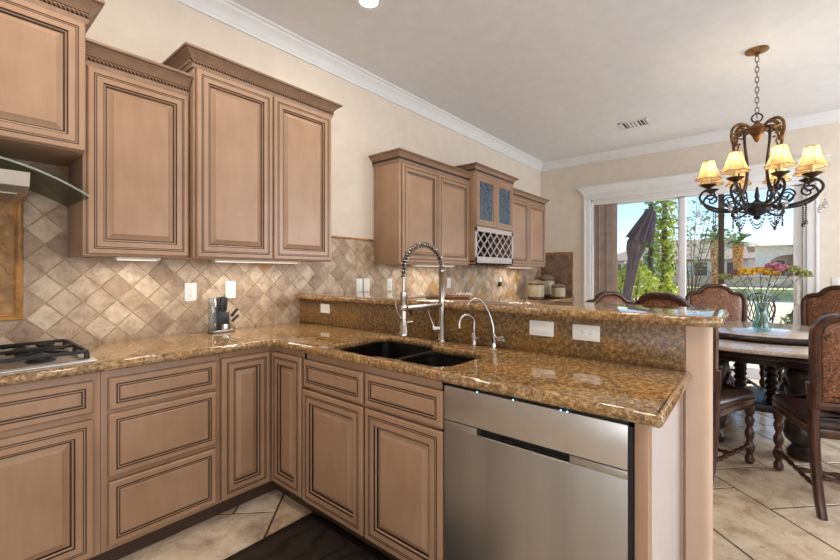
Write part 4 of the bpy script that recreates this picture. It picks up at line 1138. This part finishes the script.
def back_outline(hw, zb, zs, zc, n=6):
    half = [(0, zc), (hw * .22, zc - .004), (hw * .42, zc - .03), (hw * .58, zs + .012), (hw * .74, zs + .004), (hw * .90, zs - .022), (hw, zs - .085), (hw * .985, zs - .2), (hw * .93, zb + .16), (hw * .90, zb + .03), (hw * .86, zb)]
    pts = [(-y, z) for y, z in half[::-1]][:-1] + half
    return [(p.x, p.y) for p in (Vector((q.x, q.y)) for q in smooth_path([(a, b, 0) for a, b in pts], 4))]
def make_chair():
    t = thing('dining_chair', '', 'chair', (0, 0, 0), group='chairs around the dining table')
    hw = .295; zb, zs, zc = .56, 1.075, 1.165; XR = -.27
    def lean(z): return XR + (.0 if z < .5 else -(z - .5) * .22)
    out = back_outline(hw, zb, zs, zc)
    def scaled(k, dz=0):
        cz = (zb + zc) / 2
        return inset(out, k)
    # frame ring: moulded section
    mb = MB(); prof = [(0.012, -.026), (0, -.018), (0, .018), (.010, .026), (.030, .026), (.040, .018), (.044, .012), (.044, -.012), (.036, -.022), (.026, -.026)]
    rings = [[(lean(z) + d, y, z) for y, z in inset(out, k)] for k, d in prof]
    mb.loops(rings + [rings[0]]); bk = mb.build('back_frame', 'wood_dark', t, True, smooth=50)
    base = inset(out, .040); cz = (zb + zc) / 2
    def shrunk(k): return [(y * (1 - k / hw), cz + (z - cz) * (1 - k / ((zc - zb) / 2))) for y, z in base]
    mb = MB(); vr = mb.loops([[(lean(z) + d, y, z) for y, z in shrunk(k)] for k, d in ((0, .004), (.012, .014), (.05, .024), (.12, .030))]); mb.face(vr[-1])
    vr = mb.loops([[(lean(z) - d, y, z) for y, z in shrunk(k)] for k, d in ((0, .004), (.012, .011), (.05, .017))]); mb.face(vr[-1]); mb.build('back_panel', 'tooled_leather', t, True, smooth=60)
    mb = MB()
    for i, (y, z) in enumerate(shrunk(.008)):
        for s in (1, -1):
            x = lean(z) + (.012 if s > 0 else -.011); mb.ball((x, y, z), .0048, 0, 5)
    mb.build('nail_trim', 'gilt_iron', bk, True)
    # seat
    so = fillet([(-.27, -.25), (.27, -.285), (.27, .285), (-.27, .25)], [.03, .06, .06, .03])
    mb = MB(); slab(mb, so, [], .40, .455, .008, 2); mb.build('seat_frame', 'wood_dark', t, True)
    mb = MB(); prof = [(.006, .4555), (0, .47), (.006, .488), (.03, .503), (.08, .512), (.15, .516)]
    vr = mb.loops([[(x, y, z) for x, y in inset(so, k)] for k, z in prof]); mb.face(vr[0]); mb.face(vr[-1]); mb.build('seat', 'seat_leather', t, True, smooth=60)
    # rear legs: curved posts that rise into the back
    for s in (-1, 1):
        pts = smooth_path([(-.335, s * .235, .003), (-.30, s * .238, .12), (-.268, s * .24, .30), (-.262, s * .243, .45), (-.272, s * .25, .58), (-.292, s * .262, .70)], 5)
        mb = MB(); rings = []
        for i, p in enumerate(pts):
            f = i / (len(pts) - 1); a, b = .021 + .006 * math.sin(f * PI), .019 + .003 * f
            rings.append([p + Vector((a * x, b * y, 0)) for x, y in ((-1, -.6), (-.6, -1), (.6, -1), (1, -.6), (1, .6), (.6, 1), (-.6, 1), (-1, .6))])
        vr = mb.loops(rings); mb.face(vr[0]); mb.face(vr[-1]); mb.build('leg', 'wood_dark', t, True, smooth=60)
    tl = [(.016, .002), (.030, .012), (.033, .04), (.022, .06), (.020, .07), (.034, .095), (.036, .12), (.024, .145), (.019, .16), (.030, .185), (.033, .21), (.022, .235), (.018, .25), (.028, .275), (.032, .30), (.022, .325), (.032, .345), (.034, .40)]
    for s in (-1, 1): MB().lathe([(a * .86, b) for a, b in tl], (.235, s * .245, 0), 16).build('leg', 'wood_dark', t, True)
    def turned(p0, p1, r):
        p0, p1 = Vector(p0), Vector(p1); n = 22; pts = [p0.lerp(p1, i / n) for i in range(n + 1)]
        return MB().tube(pts, [r * (1 + .28 * math.sin(i * 1.9)) for i in range(n + 1)], 8)
    for s in (-1, 1): turned((.225, s * .243, .125), (-.295, s * .236, .135), .0135).build('stretcher', 'wood_dark', t, True)
    turned((-.04, -.24, .13), (-.04, .24, .13), .0135).build('stretcher', 'wood_dark', t, True)
    turned((-.30, -.235, .20), (-.30, .235, .20), .012).build('stretcher', 'wood_dark', t, True)
    return t
CH = [(3.39, -2.405, -18.3, 1.0, 'carved wood chair with its back to the bar end, tooled leather showing above the bar'),
      (3.37, -3.155, 14.8, 1.0, 'nearest carved wood chair with tooled leather back on the right'),
      (5.43, -2.49, 197, 1.0, 'carved chair with brown leather back before the sliding door, behind the vase'),
      (5.44, -3.24, 157, 1.0, 'carved leather-backed chair by the right door jamb, beyond the nearest chair'),
      (4.02, -1.93, 228, .95, 'low-looking dining chair at the far left of the table, its crest just above the bar')]
ch0 = make_chair()
for i, (x, y, a, s, lab) in enumerate(CH):
    o = ch0 if i == 0 else copy_tree(ch0)
    o.location = (x, y, 0); o.rotation_euler = (0, 0, R(a)); o.scale = (1, 1, s); o['label'] = lab

def vase():
    x, y, z = 4.25, -2.78, .824
    t = thing('flower_vase', 'clear glass vase with cut mixed flowers on the turntable', 'vase', (x, y, z))
    MB().lathe([(.001, z + .001), (.050, z + .001), (.056, z + .012), (.060, z + .04), (.050, z + .09), (.040, z + .14), (.040, z + .18), (.052, z + .225), (.049, z + .225), (.037, z + .18), (.037, z + .14), (.046, z + .09), (.055, z + .04), (.048, z + .014), (.001, z + .012)], (x, y, 0), 24, cap=False).build('glass', 'vase_glass', t)
    rnd = random.Random(9)
    kinds = [('flower_green', 'pale green thistle-like bloom'), ('flower_purple', 'dusky purple bloom'), ('flower_yellow', 'yellow daisy bloom'), ('flower_yellow', 'yellow daisy bloom'), ('flower_yellow', 'yellow daisy bloom'), ('flower_pink', 'pink bloom'), ('flower_pink', 'pink bloom'), ('flower_green', 'pale green drooping bloom'), ('flower_green', 'pale green drooping bloom')]
    where = ['at the far left of the bouquet', 'left of the yellow daisies', 'leftmost of the yellow daisies', 'middle of the yellow daisies', 'rightmost of the yellow daisies', 'right of the yellow daisies', 'behind the yellow daisies', 'right of the pink blooms', 'at the far right of the bouquet']
    dys = [.235, .16, .095, .01, -.06, -.12, -.07, -.185, -.245]; hs = [.43, .465, .47, .48, .465, .50, .52, .49, .455]
    for i, (m, nm) in enumerate(kinds):
        yy = y + dys[i]; xx = x + rnd.uniform(-.1, .1) * .8; zz = z + hs[i]
        top = Vector((xx, yy, zz)); root = Vector((x - (xx - x) * .2, y - dys[i] * .12, z + .03))
        f = thing('cut_flower', nm + ' ' + where[i], 'flower', top, group='flowers in the vase')
        mb = MB(); mid = Vector((x + (xx - x) * .25, y + dys[i] * .12, z + .21))
        pth = smooth_path([root, mid, mid.lerp(top, .5) + Vector((0, dys[i] * .03, .01)), top], 6); mb.tube(pth, .0024, 5)
        for k in range(2):
            b = pth[11 + k * 3]; e = b + Vector((rnd.uniform(-.03, .03), rnd.uniform(-.04, .04), .035)); mb.tube([b, b.lerp(e, .6) + Vector((0, 0, .004)), e], [.0016, .004, .001], 5)
        mb.build('stem', 'stem_green', f)
        mb = MB()
        rr_ = .046 if m == 'flower_yellow' else .040
        for k in range(70):
            a, b = rnd.uniform(0, 2 * PI), rnd.uniform(-.5, 1); q = math.sqrt(max(0, 1 - b * b)); mb.ball(top + Vector((math.cos(a) * q * rr_, math.sin(a) * q * rr_ * 1.15, b * rr_ * .6)), .010, 0, 5)
        mb.ball(top, rr_ * .8, 0, 8, (1, 1, .55))
        mb.build('bloom', m, f)
vase()

# ------------------------------------------------------------------ outdoors
def patch(name, x0, x1, y0, y1, z0, z1, m):
    return struct(MB().box((x0, y0, z0), (x1, y1, z1)).build(name, m, None, loc=((x0 + x1) / 2, (y0 + y1) / 2, z0)))
patch('ground_patio', L + .15, 10.5, -9, 4, -.25, -.06, 'patio_slab')
patch('ground_shore', 10.5, 26, -30, 25, -.6, -.12, 'sand')
patch('ground_lake', 26, 34, -60, 60, -1.0, -.40, 'water')
patch('ground_bank', 34, 120, -90, 90, -1.0, .25, 'lawn')
patch('ground_lot', 41, 120, -90, 90, .25, .55, 'sand')
t = thing('garden_wall', 'low tan block wall along the far lake bank', 'wall', (38, -2, .25))
MB().box((38, -30, .25), (38.3, 30, .95), .02).build('block_courses', 'block_wall', t); MB().box((37.95, -30, .95), (38.35, 30, 1.03), .02).build('cap', 'stucco_tan', t)
# patio roof slab
mb = MB(); mb.prism([(L + .15, .6), (9.3, .6), (8.5, -.75), (L + .15, -1.5)], 'z', 2.62, 2.80); 
struct(mb.build('ceiling_patio', 'soffit_paint', None, smooth=0))

def house(label, x, y0, y1, zb, ze, zr, dx, arch=None, m='stucco', roofm='roof_tile', nw=4):
    t = thing('house', label, 'house', (x + dx / 2, (y0 + y1) / 2, zb))
    MB().box((x, y0, zb), (x + dx, y1, ze)).build('wall', m, t)
    mb = MB(); o = .7; ya, yb = y0 - o, y1 + o; xa, xb = x - o, x + dx + o; h = min((yb - ya), (xb - xa)) * .5
    xm = (xa + xb) / 2; r0, r1 = ya + h * .9, yb - h * .9
    vs = [mb.bm.verts.new(p) for p in ((xa, ya, ze), (xb, ya, ze), (xb, yb, ze), (xa, yb, ze), (xm, r0, zr), (xm, r1, zr), (xa, ya, ze - .25), (xb, ya, ze - .25), (xb, yb, ze - .25), (xa, yb, ze - .25))]
    for f in ((0, 1, 4), (1, 2, 5, 4), (2, 3, 5), (3, 0, 4, 5)): mb.face([vs[i] for i in f])
    for a, b in ((0, 1), (1, 2), (2, 3), (3, 0)): mb.face([vs[a], vs[b], vs[b + 6], vs[a + 6]])
    mb.face([vs[i] for i in (6, 7, 8, 9)]); mb.build('roof', roofm, t, smooth=0)
    for i in range(nw):
        yc = y0 + (y1 - y0) * (i + .5) / nw; w_ = MB().box((x - .06, yc - .75, zb + .3), (x + .02, yc + .75, zb + 2.1), .02).build('window', 'white_trim', t)
        MB().box((x - .08, yc - .65, zb + .4), (x - .05, yc + .65, zb + 2.0)).build('pane', 'dark_window', w_)
    for i in range(nw + 1):
        yc = y0 + (y1 - y0) * i / nw; MB().box((x - 1.6, yc - .25, zb), (x - 1.1, yc + .25, ze - .2), .02).build('porch_column', m, t)
    return t
house('long pale house with grey tile roof across the lake', 61, -5.5, 14, .55, 3.0, 5.9, 12, nw=6)
def arch_house():
    t = thing('house', 'white stucco house with arched porch across the lake, right of the palms', 'house', (46, -6.5, .55))
    x, y0, y1, zb, ze = 46, -13, -2.6, .55, 3.6
    pts = [(y0, zb), (y0, ze), (y1, ze), (y1, zb), (-3.6, zb), (-3.6, 2.1)]
    for i in range(9):
        a = PI * i / 8; pts.append((-5.0 + 1.4 * math.cos(a), 2.1 + .75 * math.sin(a)))
    pts += [(-6.4, 2.1), (-6.4, zb)]
    mb = MB(); mb.prism(pts, 'x', x, x + .5); mb.build('arcade', 'stucco', t, smooth=0)
    MB().box((x + 3.5, y0, zb), (x + 12, y1, ze)).build('wall', 'stucco_tan', t)
    w_ = MB().box((x + 3.42, -4.8, zb + .4), (x + 3.5, -3.9, zb + 2.0)).build('window', 'white_trim', t)
    MB().box((x + 3.38, -4.7, zb + .5), (x + 3.43, -4.0, zb + 1.9)).build('pane', 'dark_window', w_)
    mb = MB(); ya, yb, xa, xb = y0 - .6, y1 + .6, x - .8, x + 13
    vs = [mb.bm.verts.new(p) for p in ((xa, ya, ze), (xb, ya, ze), (xb, yb, ze), (xa, yb, ze), ((xa + xb) / 2, (ya + yb) / 2 - 1, 5.4), ((xa + xb) / 2, (ya + yb) / 2 + 1, 5.4))]
    for f in ((0, 1, 4), (1, 2, 5, 4), (2, 3, 5), (3, 0, 4, 5), (0, 1, 2, 3)): mb.face([vs[i] for i in f])
    mb.build('roof', 'roof_light', t, smooth=0)
    mb = MB(); vs = [mb.bm.verts.new(p) for p in ((44.5, -9.9, 3.45), (44.5, -5.0, 3.45), (46, -7.4, 5.0), (52, -9.9, 3.45), (52, -5.0, 3.45), (52, -7.4, 5.0))]
    for f in ((0, 1, 2), (0, 2, 5, 3), (1, 4, 5, 2), (3, 5, 4), (0, 3, 4, 1)): mb.face([vs[i] for i in f])
    mb.build('gable', 'roof_tile', t, smooth=0)
arch_house()

def leaves(mb, pts, size, rnd, mi=0, asp=2.2):
    for p in pts:
        d = Vector((rnd.uniform(-1, 1), rnd.uniform(-1, 1), rnd.uniform(-.4, 1))).normalized(); n = d.orthogonal().normalized(); w_ = n * math.cos(rnd.uniform(0, 6)) + d.cross(n) * math.sin(rnd.uniform(0, 6))
        s = size * rnd.uniform(.6, 1.3); a = p - d * s * .5; b = p + d * s * .5; h = w_ * (s / asp * .5)
        mb.face([mb.bm.verts.new(a), mb.bm.verts.new(p + h), mb.bm.verts.new(b), mb.bm.verts.new(p - h)], mi)
def cypress(label, x, y, h, r, n, m, z0=-.12):
    rnd = random.Random(int(x * 100 + y * 10)); t = thing('cypress_tree', label, 'tree', (x, y, z0))
    MB().tube([(x, y, z0), (x, y, z0 + h * .9)], [.09, .02], 8).build('trunk', 'bark', t)
    mb = MB(); pts = []
    for _ in range(n):
        f = rnd.random(); rr = r * (min(1, f * 6) * (1 - f * .75) ** .6) * math.sqrt(rnd.random()); a = rnd.uniform(0, 2 * PI)
        pts.append(Vector((x + math.cos(a) * rr, y + math.sin(a) * rr, z0 + .25 + f * h)))
    leaves(mb, pts, .16, rnd); mb.build('foliage', m, t, smooth=0, fix=False)
cypress('tall slim sunlit cypress tree outside the sliding door', 12.0, -.93, 6.5, .27, 2200, 'cypress_leaf')
cypress('darker slim cypress tree just left of the sunlit one', 13.5, -.35, 6.0, .22, 1200, 'cypress_dark')
cypress('slim green cypress tree beyond the patio umbrella', 12.0, .55, 4.6, .42, 2200, 'cypress_leaf')
def bush(label, x, y, z0, rx, ry, h, n, m, size=.12, name='shrub'):
    rnd = random.Random(int(x * 77 + y * 31)); t = thing(name, label, 'shrub', (x, y, z0)); mb = MB()
    for k in range(7):
        a = k * .9; mb.tube([(x, y, z0), (x + math.cos(a) * rx * .3, y + math.sin(a) * ry * .3, z0 + h * .4), (x + math.cos(a) * rx * .6, y + math.sin(a) * ry * .6, z0 + h * .75)], [.02, .014, .006], 6)
    mb.build('branches', 'bark', t); mb = MB(); pts = []
    for _ in range(n):
        a, b = rnd.uniform(0, 2 * PI), rnd.random(); q = rnd.random() ** .4; zz = b; wv = math.sin(PI * min(1, .25 + zz * .75)) * (1 + .25 * math.sin(a * 3 + zz * 5))
        pts.append(Vector((x + math.cos(a) * rx * q * wv, y + math.sin(a) * ry * q * wv, z0 + .05 + zz * h * (1 - .15 * q))))
    leaves(mb, pts, size, rnd); mb.build('foliage', m, t, smooth=0, fix=False)
bush('large yellow-green shrub behind the patio umbrella', 11.0, -.42, -.12, .72, .80, 2.0, 2600, 'shrub_leaf')
bush('smaller yellow-green shrub right of the large one below the cypress', 9.9, -1.30, -.06, .42, .42, 1.35, 1500, 'shrub_leaf')
bush('dark leafy shrub low beyond the vase by the patio', 9.1, -3.25, -.06, .34, .28, .80, 420, 'olive_leaf', .10)
def oleander():
    x, y, z0 = 11.6, -1.55, -.12; rnd = random.Random(4); t = thing('oleander_tree', 'open branching grey-green tree seen right of the white door stile', 'tree', (x, y, z0)); br = MB(); lf = []
    for k in range(9):
        dy = -.75 + 1.25 * k / 8; dx = rnd.uniform(-.5, .5); h = rnd.uniform(2.5, 3.6) - abs(dy) * .5
        p = smooth_path([(x, y, z0), (x + dx * .3, y + dy * .25, z0 + h * .4), (x + dx * .7, y + dy * .7, z0 + h * .75), (x + dx, y + dy * 1.1, z0 + h)], 8); br.tube(p, [.015 - .0005 * i for i in range(len(p))], 5)
        for q in p[10:]:
            for _ in range(4): lf.append(Vector(q) + Vector((rnd.uniform(-.1, .1), rnd.uniform(-.1, .1), rnd.uniform(-.08, .12))))
    br.build('branches', 'bark', t); mb = MB(); leaves(mb, lf, .13, rnd, asp=3.5); mb.build('foliage', 'olive_leaf', t, smooth=0, fix=False)
oleander()
def palm(label, x, y, z0, h, r, fr):
    rnd = random.Random(int(x * 13)); t = thing('palm_tree', label, 'tree', (x, y, z0))
    pr = []
    for i in range(29): pr.append((r * (1.0 + .14 * (i % 2)) * (1.05 if i < 18 else 1.25), h * i / 28))
    MB().lathe([(a, z0 + b) for a, b in pr], (x, y, 0), 14).build('trunk', 'palm_bark', t, smooth=0)
    top = Vector((x, y, z0 + h))
    for k in range(18):
        a = 2 * PI * k / 18 * 1.0 + rnd.uniform(-.15, .15); el = rnd.uniform(-.1, 1.1); d = Vector((math.cos(a) * math.cos(el), math.sin(a) * math.cos(el), math.sin(el)))
        rib = smooth_path([top, top + d * fr * .5 + Vector((0, 0, .08)), top + d * fr + Vector((0, 0, -.22 * fr))], 6); mb = MB(); mb.tube(rib, [.02] * 6 + [.012] * 6 + [.006], 5)
        for i in range(3, 13):
            p = rib[i]; tg = (rib[i] - rib[i - 1]).normalized(); sd = tg.cross(Vector((0, 0, 1))).normalized(); ln = fr * .42 * (1 - abs(i - 7) / 11)
            for s in (-1, 1):
                e = p + (sd * s + tg * .7 + Vector((0, 0, -.2))).normalized() * ln; mb.face([mb.bm.verts.new(p - tg * .04), mb.bm.verts.new(p.lerp(e, .5) + tg * .05), mb.bm.verts.new(e), mb.bm.verts.new(p.lerp(e, .5) - tg * .06)])
        mb.build('frond', 'palm_leaf', t, smooth=0, fix=False)
palm('nearer palm tree with orange-brown trunk across the water', 35, -.55, .25, 3.35, .25, 1.1)
palm('farther palm tree standing in front of the roof ridge', 40, -1.62, .25, 3.3, .27, 1.2)

def umbrella():
    t = thing('patio_umbrella', 'folded grey cantilever patio umbrella tilting over outside the door', 'umbrella', (9.0, -.70, -.06))
    top, mid, bot = Vector((9.0, -1.17, 2.53)), Vector((9.0, -.95, 1.93)), Vector((9.0, -.68, .55))
    def pleat(p0, p1, prof, n=40, k=10, amp=.18):
        ax = (p1 - p0); Ln = ax.length; ax.normalize(); u = Vector((1, 0, 0)); u = (u - ax * u.dot(ax)).normalized(); w_ = ax.cross(u); mb = MB(); rings = []
        for f, r in prof:
            rings.append([p0 + ax * (Ln * f) + (u * math.cos(2 * PI * i / n) + w_ * math.sin(2 * PI * i / n)) * r * (1 + amp * math.sin(k * 2 * PI * i / n)) for i in range(n)])
        vr = mb.loops(rings); mb.face(vr[0]); mb.face(vr[-1]); return mb
    pleat(top, mid, [(0, .04), (.06, .08), (.3, .12), (.7, .18), (1.0, .225)]).build('canopy', 'umbrella_cloth', t)
    pleat(mid + Vector((0, .03, .08)), bot, [(0, .12), (.08, .16), (.18, .15), (.3, .10), (.5, .085), (.8, .075), (1, .07)], amp=.12).build('lower_canopy', 'umbrella_cloth', t)
    MB().tube([(9.0, -.70, -.06), (9.0, -.70, .6), (9.02, -.92, 1.9), (9.0, -1.18, 2.56)], .025, 8).build('pole', 'pole_metal', t)
    MB().box((8.7, -1.0, -.0595), (9.3, -.4, .02), .02).build('base', 'pole_metal', t)
umbrella()
def patio_chair():
    x, y, z = 8.3, -2.78, -.06; t = thing('patio_chair', 'wrought iron patio chair with oval lattice back outside behind the vase', 'chair', (x, y, z))
    for sx in (-.2, .2):
        for sy in (-.2, .2): MB().tube([(x + sx, y + sy, z), (x + sx * .9, y + sy * .9, z + .44)], .012, 6).build('leg', 'dark_iron', t)
    MB().lathe([(.001, z + .44), (.24, z + .44), (.25, z + .455), (.22, z + .465), (.001, z + .465)], (x, y, 0), 24).build('seat', 'dark_iron', t)
    mb = MB(); c = Vector((x + .24, y, z + .78)); el = [c + Vector((.08 * math.sin(2 * PI * i / 28), .19 * math.cos(2 * PI * i / 28), .24 * math.sin(2 * PI * i / 28))) for i in range(29)]; mb.tube(el, .013, 6)
    for k in range(-3, 4):
        v = k * .05; hh = .24 * math.sqrt(max(0, 1 - (v / .19) ** 2)); mb.tube([c + Vector((0, v - .04, -hh * .9)), c + Vector((0, v + .04, hh * .9))], .007, 5); mb.tube([c + Vector((0, v + .04, -hh * .9)), c + Vector((0, v - .04, hh * .9))], .007, 5)
    for s in (-1, 1): mb.tube([(x + .2, y + s * .15, z + .45), (x + .23, y + s * .17, z + .70)], .012, 6)
    mb.build('backrest', 'dark_iron', t)
patio_chair()
